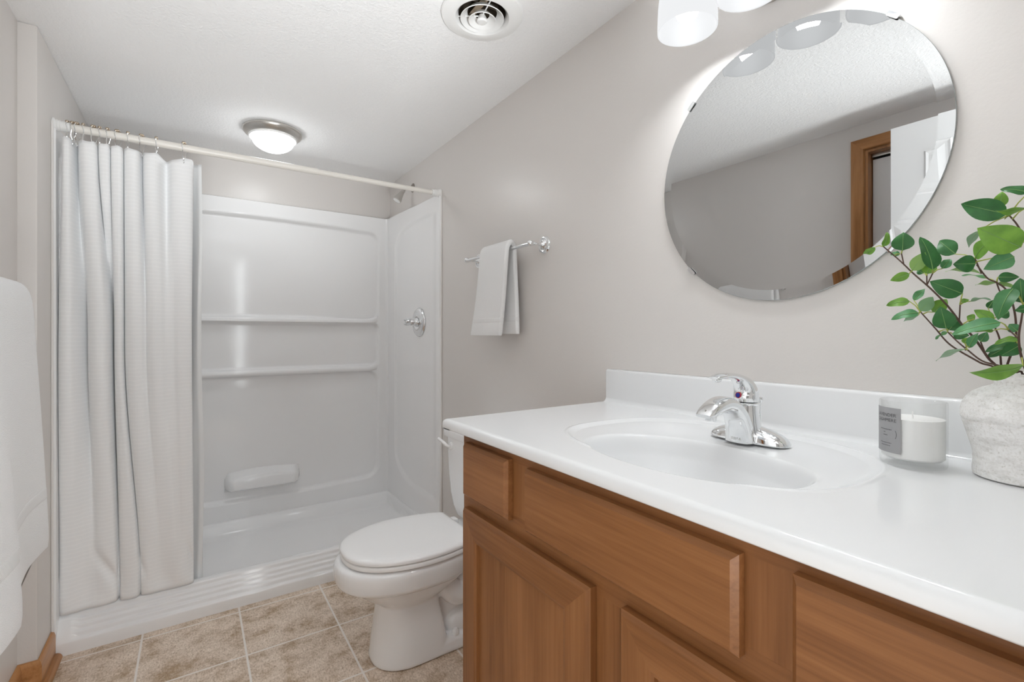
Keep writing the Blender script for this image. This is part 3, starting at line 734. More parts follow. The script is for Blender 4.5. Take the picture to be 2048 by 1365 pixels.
# ------------------------------------------------------------------ countertop with integral basin
CO = thing('countertop', (0.79, 0.534, ZB+0.0005), 'white cultured marble vanity top with integral oval basin and backsplash', 'countertop')
RE = 0.011; XE = 0.5035; ZU = ZB+0.0005
edge = [RE*(1-cos(t)) for t in [pi/2*k/7 for k in range(8)]]
xp = [(XE+0.035, 'b'), (XE+0.003, 'b'), (XE, 's')]+[(XE+d, 't') for d in edge]
x = XE+RE+0.004
while x < 1.046: xp.append((x, 't')); x += 0.0022
xp += [(1.0485, 't'), (W-0.001, 't')]
yp = [(CT0, 't')]; y = CT0+0.004
while y < CTT-RE-0.003: yp.append((y, 't')); y += 0.0022
yp += [(CTT-d, 't') for d in reversed(edge)]+[(CTT, 's'), (CTT-0.003, 'b'), (CTT-0.035, 'b')]
def sup(dx, dy, ax, ay, n): return (abs(dx/ax)**n+abs(dy/ay)**n)**(1/n)
def s_out(x, y):
    dx = x-0.777; return sup(dx, y-0.543, 0.232 if dx > 0 else 0.178, 0.268, 2.6)
def s_in(x, y): return sup(x-0.716, y-0.522, 0.132, 0.196, 2.15)
def top_z(x, y):
    so, si = s_out(x, y), s_in(x, y)
    z = CTH
    if so < 1.03:
        z += 0.0012*math.exp(-((so-1.005)/0.016)**2)
        z -= 0.0045*sst(1.0, 0.93, so)+0.006*sst(0.95, 0.45, so)*(1 if si > 0 else 1)
    k = si/1.06
    if k < 1: z -= 0.130*(1-k**2.5)*sst(1.0, 0.87, k)
    e = min(x-XE, CTT-y)
    if e < RE: z -= RE-sqrt(max(RE*RE-(RE-e)**2, 0))
    return z
def ctp(i, j):
    (x, mx), (y, my) = xp[i], yp[j]
    if 'b' in (mx, my): return (x, y, ZU)
    if 's' in (mx, my): return (x, y, ZU+0.003)
    return (x, y, top_z(x, y))
V, F = grid(len(xp), len(yp), ctp)
def inb(f):
    cx = sum(V[k][0] for k in f)/4; cy = sum(V[k][1] for k in f)/4; return s_in(cx, cy) < 1.03 and V[f[0]][2] < CTH+0.01 and V[f[0]][2] > 0
Fi = [f for f in F if inb(f)]; Fo = [f for f in F if not inb(f)]
def sub(fs):
    ids = sorted({k for f in fs for k in f}); mp = {k: i for i, k in enumerate(ids)}
    return [V[k] for k in ids], [tuple(mp[k] for k in f) for f in fs]
def smooth_normals(o):
    n_ = []
    off = root_loc(CO); h = 0.0008
    for v in o.data.vertices:
        x, y, z = v.co.x+off.x, v.co.y+off.y, v.co.z+off.z
        if min(x-XE, CTT-y) < 0.0005 or z < ZU+0.004 and s_in(x, y) > 1.2: n_.append((0, 0, 0)); continue
        gx = (top_z(x+h, y)-top_z(x-h, y))/(2*h); gy = (top_z(x, y+h)-top_z(x, y-h))/(2*h)
        n_.append(Vector((-gx, -gy, 1)).normalized())
    o.data.normals_split_custom_set_from_vertices(n_)
smooth_normals(mk('top', *sub(Fo), M['marble'], CO, angle=180))
smooth_normals(mk('basin', *sub(Fi), M['marble'], CO, angle=180))
zb_ = CTH-0.0105-0.130
mk('drain', *lathe([(0, 0.0035), (0.012, 0.003), (0.019, 0.0045), (0.022, 0.003), (0.023, 0.0008)], (0.716, 0.522, zb_), (0, 0, 1), 32), M['chrome'], CO)
# backsplash with coved foot
zt = 1.0205; xb = 1.0485
prof = [(W-0.0005, CTH-0.001), (xb-0.012, CTH-0.0006), (xb-0.006, CTH+0.0022), (xb-0.002, CTH+0.0062), (xb, CTH+0.012), (xb, zt-0.006), (xb+0.0018, zt-0.0018), (xb+0.006, zt), (W-0.0005, zt)]
def bsl(y, o=0): return [(min(px_+o, W-0.0005), y, pz_-(o if pz_ > 1.0 else 0)) for px_, pz_ in prof]
mk('backsplash', *loft([bsl(CT0), bsl(CTT-0.009), bsl(CTT-0.0065, 0.0012), bsl(CTT-0.0055, 0.0035)]), M['marble'], CO, angle=50)

# ------------------------------------------------------------------ faucet
FX, FY, FZ = 0.922, 0.525, CTH-0.0045-0.0018
FA = thing('faucet', (FX, FY, FZ), 'chrome single handle bathroom faucet behind the basin', 'faucet')
loops = []
for k in range(41):
    t = -1+2*k/40; q = abs(t); w_ = 0.0275*max(1-q**5.0, 0.0)**0.5; w_ = max(w_, 0.0015)
    h_ = (0.0175+0.019*(1-q)**1.0)*max(1-q**7, 0.02)**0.6
    loops.append([(FX-w_*cos(a)*(1), FY+0.0795*t, FZ+(h_*sin(a)**0.75 if 0 < a < pi else 0)+0.0004) for a in [pi*i/16 for i in range(17)]])
mk('base', *loft(loops), M['chrome'], FA, angle=50)
g = G()
g.add(*lathe([(0.034, 0.0), (0.031, 0.012), (0.0260, 0.035), (0.0232, 0.055), (0.0225, 0.070), (0.0245, 0.0725), (0.0245, 0.0745), (0.0205, 0.0765), (0, 0.077)], (0.9125, FY, FZ+0.002), (0, 0, 1), 40))
g.mk('body', M['chrome'], FA)
# spout: sections swept in the x-z plane
sp = crv([(0.893, 0.9185, 0.0185, 0.0285), (0.890, 0.935, 0.0165, 0.0275), (0.8845, 0.955, 0.0150, 0.0255), (0.874, 0.975, 0.0140, 0.0235), (0.8555, 0.9905, 0.0140, 0.0215), (0.830, 0.9965, 0.0145, 0.0205), (0.804, 0.9915, 0.0130, 0.0200), (0.783, 0.9835, 0.0085, 0.0185), (0.771, 0.9790, 0.0035, 0.0150)], 6)
loops = []
for i, (x, z, a, b_) in enumerate(sp):
    p, q = sp[max(i-1, 0)], sp[min(i+1, len(sp)-1)]
    tx, tz = q[0]-p[0], q[1]-p[1]; L_ = sqrt(tx*tx+tz*tz); nx, nz_ = -tz/L_, tx/L_
    if i == 0: nx, nz_ = -1, 0
    lo = []
    for k in range(28):
        t = 2*pi*k/28; ca, sa = cos(t), sin(t)
        ca = math.copysign(abs(ca)**0.75, ca); sa = math.copysign(abs(sa)**0.75, sa)
        lo.append((x+nx*a*ca, FY+b_*sa, z+nz_*a*ca))
    loops.append(lo)
mk('spout', *loft(loops), M['chrome'], FA, angle=50)
mk('aerator', *lathe([(0, -0.001), (0.0108, -0.001), (0.0108, 0.013), (0.0095, 0.0155), (0, 0.0155)], (0.795, FY, 0.9835), (-0.12, 0, -1), 28), M['chrome'], FA)
hp = crv([(0.9125, 0.9955, 0.0222, 0.0222), (0.9125, 1.004, 0.0232, 0.0232), (0.911, 1.016, 0.0215, 0.0225), (0.903, 1.029, 0.0165, 0.0200), (0.889, 1.0390, 0.0105, 0.0170), (0.872, 1.0460, 0.0070, 0.0140), (0.845, 1.0495, 0.0058, 0.0130), (0.820, 1.0490, 0.0055, 0.0130), (0.803, 1.0465, 0.0030, 0.0095)], 6)
loops = []
for i, (x, z, a, b_) in enumerate(hp):
    p, q = hp[max(i-1, 0)], hp[min(i+1, len(hp)-1)]
    tx, tz = q[0]-p[0], q[1]-p[1]; L_ = sqrt(tx*tx+tz*tz); nx, nz_ = -tz/L_, tx/L_
    loops.append([(x+nx*a*cos(2*pi*k/28), FY+b_*sin(2*pi*k/28), z+nz_*a*cos(2*pi*k/28)) for k in range(28)])
HD = mk('handle', *loft(loops), M['chrome'], FA, angle=50)
mk('handle_pull', *ball((0.8145, FY, 1.0432), 0.0075, 16, (1.3, 1.1, 0.75)), M['chrome'], HD)
ci = Vector((0.8898, FY+0.003, 1.0085)); di = Vector((-1, 0.10, 0.10)).normalized()
mk('temperature_dot', *lathe([(0, 0.0018), (0.0042, 0.0016), (0.0048, 0.0004), (0.0048, -0.004)], ci, di, 24), M['blue'], HD)
mk('temperature_ring', *lathe([(0.0049, -0.003), (0.0049, 0.0012), (0.0060, 0.0008), (0.0060, -0.003)], ci, di, 24, True), M['red'], HD)
mk('lift_rod', *lathe([(0.002, 0.0), (0.002, 0.066), (0.0045, 0.070), (0.0062, 0.0745), (0.0050, 0.0785), (0, 0.0795)], (0.9645, FY, FZ+0.004), (0, 0, 1), 20), M['chrome'], FA)
V, F = text_geo('DELTA', 0.0066, lambda a, b: (0.8737-0.0006, FY-0.001-a, 0.9235+b))
mk('maker_name', V, F, M['nickel'], FA, smooth=False)

# ------------------------------------------------------------------ candle
cc = Vector((0.941, 0.270, CTH+0.0006)); CR = 0.0418
CN = thing('candle_jar', cc, 'white candle in a clear glass jar with grey label beside the vase', 'candle')
mk('glass_jar', *lathe([(0, 0.0), (CR-0.004, 0.0), (CR-0.001, 0.0015), (CR, 0.005), (CR, 0.0995), (CR-0.0012, 0.1010), (CR-0.0024, 0.0995), (CR-0.0024, 0.013), (CR-0.006, 0.0105), (0, 0.0100)], cc, (0, 0, 1), 72), M['glass'], CN)
mk('wax', *lathe([(0, 0.0108), (CR-0.007, 0.0112), (CR-0.0029, 0.0145), (CR-0.0029, 0.0735), (CR-0.006, 0.0725), (0, 0.0720)], cc, (0, 0, 1), 64), M['wax'], CN)
mk('wick', *tube([cc+Vector((0.002, 0, 0.071)), cc+Vector((0.002, 0.0005, 0.078)), cc+Vector((0.004, 0.001, 0.083))], 0.0009, 8), M['white_plastic'], CN)
az = radians(73.99)
fv, rv = Vector((sin(az), cos(az), 0)), Vector((cos(az), -sin(az), 0))
def on_jar(th, z, r=CR+0.0004):
    return cc+(-fv*cos(th)+rv*sin(th))*r+Vector((0, 0, z))
t0, t1 = radians(-87), radians(-18.8)
g = G()
g.add(*grid(25, 2, lambda i, j: on_jar(lerp(t0, t1, i/24), (0.0205, 0.0905)[j])))
LB_ = g.mk('label', M['label'], CN)
g = G(); tc_ = radians(-51)
for s, size, z in (('LAVENDER', 0.0072, 0.0765), ('CASHMERE', 0.0072, 0.0685)):
    g.add(*text_geo(s, size, lambda a, b, z=z: on_jar(tc_+a/CR, z+b, CR+0.0008)))
for wd, z, dx in ((0.020, 0.0555, 0), (0.004, 0.0510, -0.001), (0.007, 0.0465, 0), (0.021, 0.0345, 0), (0.016, 0.0305, 0)):
    k = 0; a = -wd/2
    while a < wd/2:
        wl = 0.0011+0.0004*((k*7) % 3)
        g.add(*grid(2, 2, lambda i, j: on_jar(tc_+(a+dx+i*wl)/CR, z+j*0.0011, CR+0.0008))); a += wl+0.0007; k += 1
arc = [(0.0145+0.0028*cos(t), 0.0495+0.0072*sin(t)) for t in [radians(-62+124*k/12) for k in range(13)]]
g.add(*grid(13, 2, lambda i, j: on_jar(tc_+(arc[i][0]+j*0.0007)/CR, arc[i][1], CR+0.0008)))
g.mk('label_print', M['ink'], LB_, smooth=False)

# ------------------------------------------------------------------ vase and faux greenery
vx, vy = 0.973, 0.153
vp = [(0, 0.0), (0.050, 0.0), (0.0540, 0.002), (0.0545, 0.010), (0.0535, 0.022), (0.0540, 0.034), (0.0572, 0.0475), (0.0610, 0.062), (0.0640, 0.0735), (0.0655, 0.0765), (0.0660, 0.0790), (0.0652, 0.0808), (0.0668, 0.0835), (0.0680, 0.0865), (0.0672, 0.0895),
      (0.0672, 0.095), (0.0655, 0.104), (0.0610, 0.113), (0.0540, 0.121), (0.0440, 0.1275), (0.0350, 0.1310), (0.0315, 0.1335), (0.0312, 0.1370), (0.0330, 0.1420), (0.0352, 0.1465), (0.0362, 0.1485), (0.0350, 0.1500), (0.0325, 0.1490), (0.0290, 0.1420), (0.0280, 0.1340), (0.0290, 0.120), (0.045, 0.095), (0.050, 0.06), (0.045, 0.02), (0, 0.012)]
VS = mk('vase', *lathe(vp, (vx, vy, CTH+0.0008), (0, 0, 1), 96), M['vase'], angle=50, loc=(vx, vy, CTH+0.0008))
tag(VS, 'squat whitewashed pottery vase at the right end of the counter', 'vase')

LEAVES=[(0.950,0.311,1.274,0.950,0.306,1.297,0.0099,2),(0.950,0.323,1.275,0.960,0.343,1.267,0.0109,2),(0.945,0.284,1.263,0.945,0.283,1.292,0.0289,0),(0.955,0.290,1.259,0.965,0.306,1.261,0.0081,1),(0.940,0.270,1.229,0.930,0.251,1.254,0.0197,2),(0.945,0.275,1.225,0.945,0.300,1.216,0.0143,2),(0.935,0.244,1.227,0.945,0.262,1.281,0.0213,0),(0.955,0.256,1.223,0.965,0.253,1.244,0.0188,2),(0.960,0.262,1.225,0.960,0.269,1.233,0.0111,1),(0.960,0.239,1.230,0.970,0.232,1.245,0.0131,1),(0.940,0.219,1.248,0.950,0.240,1.272,0.0238,0),(0.930,0.195,1.230,0.920,0.217,1.231,0.0243,0),(0.940,0.192,1.216,0.930,0.228,1.222,0.0072,2),(0.970,0.192,1.211,0.970,0.219,1.218,0.0029,1),(0.925,0.194,1.237,0.905,0.168,1.263,0.0171,2),(0.940,0.165,1.296,0.940,0.213,1.321,0.0306,0),(0.915,0.148,1.245,0.895,0.186,1.275,0.0386,2),(0.920,0.155,1.234,0.900,0.181,1.218,0.0229,1),(0.950,0.176,1.210,0.950,0.155,1.208,0.0142,0),(0.955,0.175,1.310,0.955,0.173,1.332,0.0157,2),(0.930,0.146,1.299,0.910,0.171,1.298,0.0088,2),(0.935,0.144,1.320,0.935,0.171,1.331,0.0115,0),(0.970,0.199,1.283,0.980,0.213,1.260,0.0104,1),(0.960,0.171,1.293,0.960,0.162,1.303,0.0043,1),(0.930,0.209,1.188,0.915,0.242,1.208,0.0277,0),(0.950,0.276,1.181,0.950,0.307,1.176,0.0136,2),(0.940,0.262,1.162,0.930,0.294,1.152,0.0133,1),(0.950,0.265,1.159,0.950,0.285,1.148,0.0079,1),(0.965,0.275,1.183,0.975,0.264,1.202,0.0113,1),(0.940,0.260,1.165,0.930,0.242,1.185,0.0187,0),(0.955,0.249,1.163,0.965,0.235,1.183,0.0194,2),(0.930,0.227,1.137,0.920,0.231,1.170,0.0268,0),(0.955,0.230,1.135,0.965,0.221,1.152,0.0213,0),(0.910,0.166,1.145,0.890,0.211,1.128,0.0176,1),(0.915,0.174,1.134,0.905,0.193,1.133,0.0083,2),(0.950,0.224,1.128,0.950,0.206,1.127,0.0136,0),(0.935,0.203,1.109,0.935,0.193,1.131,0.0109,1),(0.940,0.209,1.115,0.940,0.205,1.124,0.0103,2),(0.950,0.194,1.118,0.950,0.187,1.132,0.0123,1),(0.925,0.205,1.107,0.915,0.235,1.089,0.0065,1),(0.940,0.228,1.132,0.940,0.242,1.121,0.0045,1),(0.890,0.142,1.088,0.860,0.187,1.078,0.0181,2),(0.900,0.152,1.190,0.880,0.163,1.148,0.0211,0),(0.905,0.145,1.170,0.905,0.147,1.203,0.0210,0),(0.890,0.138,1.162,0.880,0.148,1.160,0.0109,0),(0.955,0.201,1.151,0.955,0.210,1.155,0.0125,2),(0.945,0.179,1.150,0.945,0.200,1.164,0.0142,2),(0.920,0.151,1.122,0.910,0.172,1.115,0.0081,2),(0.940,0.155,1.116,0.930,0.185,1.104,0.0124,0),(0.930,0.151,1.114,0.920,0.168,1.099,0.0176,0),(0.960,0.173,1.108,0.960,0.189,1.095,0.0107,0),(0.955,0.177,1.202,0.955,0.201,1.201,0.0057,2),(0.955,0.177,1.202,0.955,0.161,1.195,0.0071,2),(0.945,0.214,1.178,0.945,0.205,1.179,0.0067,2),(0.950,0.205,1.177,0.950,0.183,1.178,0.0037,1),(0.970,0.190,1.167,0.970,0.184,1.179,0.0095,0),(0.950,0.173,1.153,0.950,0.165,1.161,0.0120,0),(0.950,0.157,1.133,0.950,0.165,1.143,0.0139,1),]
BRANCHES=[[(0.965,0.181,1.069),(0.958,0.188,1.095),(0.952,0.200,1.121),(0.950,0.214,1.143),(0.948,0.230,1.172),(0.947,0.250,1.200),(0.947,0.270,1.224),(0.949,0.288,1.247),(0.950,0.311,1.274)],[(0.960,0.177,1.069),(0.945,0.194,1.088),(0.938,0.214,1.104),(0.938,0.228,1.117),(0.940,0.241,1.136),(0.942,0.260,1.163)],[(0.950,0.151,1.068),(0.935,0.157,1.077),(0.925,0.169,1.085),(0.925,0.187,1.091),(0.928,0.203,1.106),(0.932,0.215,1.118),(0.937,0.227,1.132)],[(0.975,0.172,1.067),(0.960,0.161,1.114),(0.955,0.159,1.142),(0.950,0.161,1.169),(0.945,0.167,1.191),(0.942,0.176,1.202),(0.940,0.185,1.209),(0.935,0.195,1.229)],[(0.940,0.146,1.067),(0.920,0.146,1.088),(0.910,0.148,1.108),(0.905,0.148,1.128),(0.900,0.145,1.148),(0.900,0.143,1.167)],[(0.980,0.176,1.068),(0.975,0.178,1.095),(0.970,0.178,1.121),(0.960,0.181,1.139),(0.955,0.183,1.150)],[(0.980,0.142,1.177),(0.965,0.147,1.232),(0.955,0.152,1.263),(0.955,0.158,1.282),(0.955,0.166,1.297)],[(0.985,0.150,1.068),(0.985,0.145,1.121),(0.980,0.142,1.177)],]
TWIGS=[[(0.947,0.286,1.259),(0.948,0.283,1.240)],[(0.947,0.247,1.223),(0.947,0.254,1.205)],[(0.950,0.255,1.220),(0.947,0.254,1.205)],[(0.945,0.215,1.173),(0.950,0.217,1.150)],[(0.948,0.177,1.202),(0.952,0.173,1.186),(0.950,0.164,1.177)],[(0.920,0.160,1.135),(0.905,0.149,1.124)],[(0.935,0.206,1.111),(0.935,0.207,1.105)],[(0.950,0.194,1.118),(0.957,0.191,1.103)],[(0.927,0.195,1.237),(0.940,0.191,1.216)],[(0.950,0.163,1.076),(0.950,0.161,1.084)],]

PL = thing('faux_greenery', (vx, vy, CTH+0.05), 'leafy green branches standing in the whitewashed vase', 'plant')
pts_all = []
for bi, B_ in enumerate(BRANCHES):
    P = [Vector(p) for p in B_]
    if B_[0][2] < 1.11:          # rises out of the vase
        d = P[0]-Vector((vx, vy, P[0].z)); l_ = max(d.length, 1e-6)
        if l_ > 0.024: P[0] = Vector((vx, vy, P[0].z))+d*(0.024/l_)
        P = [Vector((vx+(P[0].x-vx)*0.2, vy+(P[0].y-vy)*0.2, CTH+0.05))]+P
    Q = crv(P, 6); r0 = 0.0019 if bi in (0, 4, 7) else 0.0015
    mk('branch', *tube(Q, [lerp(r0, 0.0009, i/len(Q)) for i in range(len(Q))], 8), M['stem'], PL)
    pts_all += [Vector(q) for q in Q]
for T_ in TWIGS:
    Q = crv(T_, 4); mk('twig', *tube(Q, 0.0009, 8), M['stem'], PL); pts_all += [Vector(q) for q in Q]
rl = random.Random(5)
eye = Vector((0, 0, 1.13))
def leaf(b, t, w_, c):
    b, t = Vector(b), Vector(t); a = t-b; ln = a.length; a.normalize()
    wt_ = max(w_, 0.50*ln) if c != 9 else w_
    tilt = math.acos(max(-1, min(1, w_/wt_)))*rl.choice((-1, 1))
    vdir = (eye-(b+t)/2).normalized(); n_ = (vdir-a*vdir.dot(a)).normalized()
    n_ = Matrix.Rotation(tilt, 3, a) @ n_
    if n_.z < -0.25 and rl.random() < 0.8: n_ = -n_
    s_ = a.cross(n_); bend = rl.uniform(0.05, 0.14)*ln; fold = rl.uniform(0.10, 0.28)
    g = G(); nu, nv = 13, 7
    def wid(u): return wt_*0.5*min(1, 1.02*(sin(pi*min(1, u**0.72)))**0.82) if u < 1 else 0
    def pt(i, j):
        u = i/(nu-1); q = -1+2*j/(nv-1); hw = max(wid(u), 0.0002)
        return b+a*(u*ln)+s_*(q*hw)+n_*(fold*abs(q)*hw*0.8-bend*4*(u-0.5)**2+bend+0.0012*sin(9*u)*q)
    g.add(*grid(nu, nv, pt, True), 0)
    mid = [pt(i, nv//2)+n_*0.0003 for i in range(nu-1)]
    g.add(*tube(mid, [lerp(0.0006, 0.0002, i/(nu-2)) for i in range(nu-1)], 5), 1)
    near = min(pts_all, key=lambda p: (p-b).length); dd = (near-b).length
    if 0.0015 < dd < 0.055:
        g.add(*tube([near, (near+b)/2+Vector((0, 0, 0.002)), b+n_*0.0002], [0.0011, 0.0008, 0.0007], 6), 2)
    g.mk('leaf', None, PL, mats=[M['leaf'][c], M['vein'], M['node']], angle=180)
for (bx, by, bz, tx, ty, tz, w_, c) in LEAVES: leaf((bx, by, bz), (tx, ty, tz), w_, c)

# ------------------------------------------------------------------ towel bars and towels
def cloth(path, y0s, y1s, half, ny=28, warp=None):
    """thick folded cloth: rounded slab cross-sections along an x-z path"""
    P = crv(path, 8); k = len(P); loops = []
    Y0 = crv([(v,) for v in y0s], 8); Y1 = crv([(v,) for v in y1s], 8)
    for i, (x, z) in enumerate(P):
        p, q = P[max(i-1, 0)], P[min(i+1, k-1)]; tx, tz = q[0]-p[0], q[1]-p[1]; L_ = sqrt(tx*tx+tz*tz) or 1
        nx, nz_ = -tz/L_, tx/L_; a, b_ = Y0[i][0], Y1[i][0]
        e = min(i, k-1-i); h = half*(0.70+0.30*sst(0, 1.5, e)); lo = []
        for j in range(ny):
            v = j/(ny-1); lo.append((lerp(a+h*0.6, b_-h*0.6, v), h))
        for t in (0.35, 0.8, 1.2, 1.65, 2.1, 2.5, 2.8): lo.append((b_-h*0.6+h*0.6*sin(t), h*cos(t)))
        for j in range(ny):
            v = j/(ny-1); lo.append((lerp(b_-h*0.6, a+h*0.6, v), -h))
        for t in (0.35, 0.8, 1.2, 1.65, 2.1, 2.5, 2.8): lo.append((a+h*0.6-h*0.6*sin(t), -h*cos(t)))
        L2 = []
        for (y, o) in lo:
            pt = (x+nx*o, y, z+nz_*o)
            if warp: pt = warp(pt, i/(k-1))
            L2.append(pt)
        loops.append(L2)
    return loft(loops)
bx_, bz_ = 1.008, 1.4540
TB = thing('towel_bar', (W, 1.62, bz_), 'chrome towel bar with round rosettes on the wall beside the vanity', 'towel bar')
mk('bar', *tube([(bx_, 1.372, bz_), (bx_, 1.868, bz_)], 0.0072, 20), M['chrome'], TB)
for y in (1.382, 1.858):
    c = Vector((W, y, bz_+0.001))
    mk('rosette', *lathe([(0, 0.016), (0.010, 0.016), (0.014, 0.012), (0.020, 0.0085), (0.024, 0.0095), (0.027, 0.0075), (0.030, 0.0075), (0.032, 0.005), (0.033, 0.0005), (0, 0.0005)], c, (-1, 0, 0), 48), M['chrome'], TB)
    mk('post', *lathe([(0.012, 0.013), (0.0075, 0.020), (0.0050, 0.032), (0.0048, 0.042), (0.0070, 0.047), (0.0055, 0.050), (0.0085, 0.055), (0.0112, 0.061), (0.0118, 0.066), (0.0105, 0.072), (0.0060, 0.0765), (0, 0.0775)], c, (-1, 0, 0), 28), M['chrome'], TB)
hpath = [(1.0345, 1.128), (1.0335, 1.28), (1.0310, 1.42), (1.0268, 1.463), (1.008, 1.4795), (0.9892, 1.4635), (0.985, 1.42), (0.982, 1.28), (0.977, 1.122)]
hy0 = [1.498, 1.505, 1.512, 1.510, 1.502, 1.498, 1.502, 1.518, 1.540]; hy1 = [1.72, 1.715, 1.70, 1.698, 1.697, 1.698, 1.702, 1.728, 1.765]
def hwarp(p, t):
    k = sst(0.62, 1, t); return (p[0]+0.004*k*sin((p[1]-1.5)*34), p[1], p[2])
HT = mk('hand_towel', *cloth(hpath, hy0, hy1, 0.0095, warp=hwarp), M['terry'], angle=70, loc=(1.008, 1.62, 1.122))
tag(HT, 'small white hand towel draped over the chrome bar by the vanity', 'towel')
def band(path, y0s, y1s, half, lo, hi, back, parent, warp, name='hem_band'):
    P = crv(path, 8); Y0 = crv([(v,) for v in y0s], 8); Y1 = crv([(v,) for v in y1s], 8); n_ = len(P)-1
    ids = [i for i in range(n_+1) if lo <= P[i][1] <= hi and (i < n_/2) == back]
    t0_, t1_ = ids[0]/n_, ids[-1]/n_
    mk(name, *cloth([P[i] for i in ids], [Y0[i][0] for i in ids], [Y1[i][0] for i in ids], half, 40, (lambda p, t: warp(p, lerp(t0_, t1_, t))) if warp else None), M['terry_band'], parent, angle=70)
band(hpath, hy0, hy1, 0.0101, 1.160, 1.215, False, HT, hwarp)
band(hpath, hy0, hy1, 0.0101, 1.160, 1.215, True, HT, hwarp)

lx, lz = -0.385, 1.2245
TB2 = thing('towel_bar', (XL, 1.55, lz), 'chrome towel bar on the left wall, mostly hidden under the bath towel', 'towel bar')
mk('bar', *tube([(lx, 1.255, lz), (lx, 1.838, lz)], 0.0085, 20), M['chrome'], TB2)
for y in (1.268, 1.826):
    c = Vector((XL, y, lz))
    mk('rosette', *lathe([(0, 0.012), (0.016, 0.011), (0.026, 0.006), (0.028, 0.0005), (0, 0.0005)], c, (1, 0, 0), 40), M['chrome'], TB2)
    mk('post', *lathe([(0.011, 0.009), (0.008, 0.02), (0.008, 0.055), (0.0115, 0.062), (0.0125, 0.07), (0.0115, 0.078), (0.006, 0.083), (0, 0.084)], c, (1, 0, 0), 28), M['chrome'], TB2)
bpath = [(-0.432, 0.66), (-0.430, 0.90), (-0.426, 1.12), (-0.414, 1.2235), (-0.386, 1.2490), (-0.359, 1.2235), (-0.350, 1.10), (-0.338, 0.85), (-0.327, 0.575)]
by0 = [1.285]*9; by1 = [1.690, 1.692, 1.695, 1.698, 1.700, 1.702, 1.702, 1.702, 1.704]
def bwarp(p, t):
    k = sst(0.70, 1.0, t); d = sst(1.435, 1.405, p[1])
    return (p[0]+0.006*k*sin((p[1]-1.3)*17)+0.010*d*k, p[1], p[2]-0.062*d*k)
BT = mk('bath_towel', *cloth(bpath, by0, by1, 0.0145, 40, bwarp), M['terry'], angle=70, loc=(lx, 1.5, 0.51))
tag(BT, 'thick white bath towel hanging on the left wall bar', 'towel')
band(bpath, by0, by1, 0.0151, 0.690, 0.755, False, BT, bwarp)

# ------------------------------------------------------------------ toilet
TY = 1.625
TO = thing('toilet', (0.68, TY, 0), 'white two piece toilet with closed lid between shower and vanity', 'toilet')
HWT = [(0.389, 0.0), (0.3915, 0.035), (0.402, 0.075), (0.42, 0.105), (0.445, 0.130), (0.48, 0.152), (0.53, 0.170), (0.58, 0.180), (0.63, 0.184), (0.68, 0.183), (0.73, 0.176), (0.78, 0.163), (0.82, 0.148), (0.86, 0.132)]
def section(z, x0, x1, hw, nose=2.2, tail=2.6, n=56):
    """egg outline: front x0, back x1, half width hw at 55 percent"""
    xm = x0+(x1-x0)*0.52; lo = []
    for k in range(n):
        t = 2*pi*k/n; ca, sa = cos(t), sin(t); e = nose if ca < 0 else tail
        rx = (xm-x0) if ca < 0 else (x1-xm)
        ca = math.copysign(abs(ca)**(2/e), ca); sa = math.copysign(abs(sa)**(2/e), sa)
        lo.append((xm+rx*ca, TY+hw*sa, z))
    return lo
g = G()
bowl = [(0.185, 0.56, 0.70, 0.070), (0.205, 0.520, 0.745, 0.098), (0.235, 0.478, 0.80, 0.122), (0.262, 0.445, 0.835, 0.141), (0.280, 0.421, 0.85, 0.1545), (0.290, 0.399, 0.855, 0.1705), (0.299, 0.3915, 0.86, 0.1770), (0.325, 0.3875, 0.865, 0.1805), (0.345, 0.3870, 0.868, 0.1815), (0.358, 0.3905, 0.868, 0.1795), (0.366, 0.402, 0.865, 0.170)]
g.add(*loft([section(*b_) for b_ in bowl]))
col = [(0.001, 0.506, 0.760, 0.1120), (0.012, 0.5045, 0.762, 0.1135), (0.05, 0.509, 0.755, 0.1100), (0.10, 0.516, 0.745, 0.1045), (0.15, 0.523, 0.735, 0.0990), (0.195, 0.529, 0.728, 0.0940), (0.225, 0.532, 0.725, 0.0930), (0.27, 0.53, 0.73, 0.095)]
def colsec(z, x0, x1, hw, n=56):
    lo = section(z, x0, x1, hw, 2.3, 7.0, n); return lo
g.add(*loft([colsec(*b_) for b_ in col]))
foot = [(0.001, 0.60, 1.02, 0.1120), (0.014, 0.598, 1.022, 0.1130), (0.035, 0.60, 1.02, 0.1085), (0.046, 0.604, 1.016, 0.100), (0.050, 0.612, 1.01, 0.088)]
g.add(*loft([section(z, a, b_, h, 8, 8) for z, a, b_, h in foot]))
g.add(*loft([section(z, a, b_, h, 4, 4) for z, a, b_, h in ((0.03, 0.70, 1.01, 0.060), (0.2, 0.70, 1.0, 0.058), (0.3, 0.70, 1.01, 0.07), (0.352, 0.74, 1.04, 0.12), (0.362, 0.76, 1.045, 0.125), (0.368, 0.79, 1.045, 0.12))]))
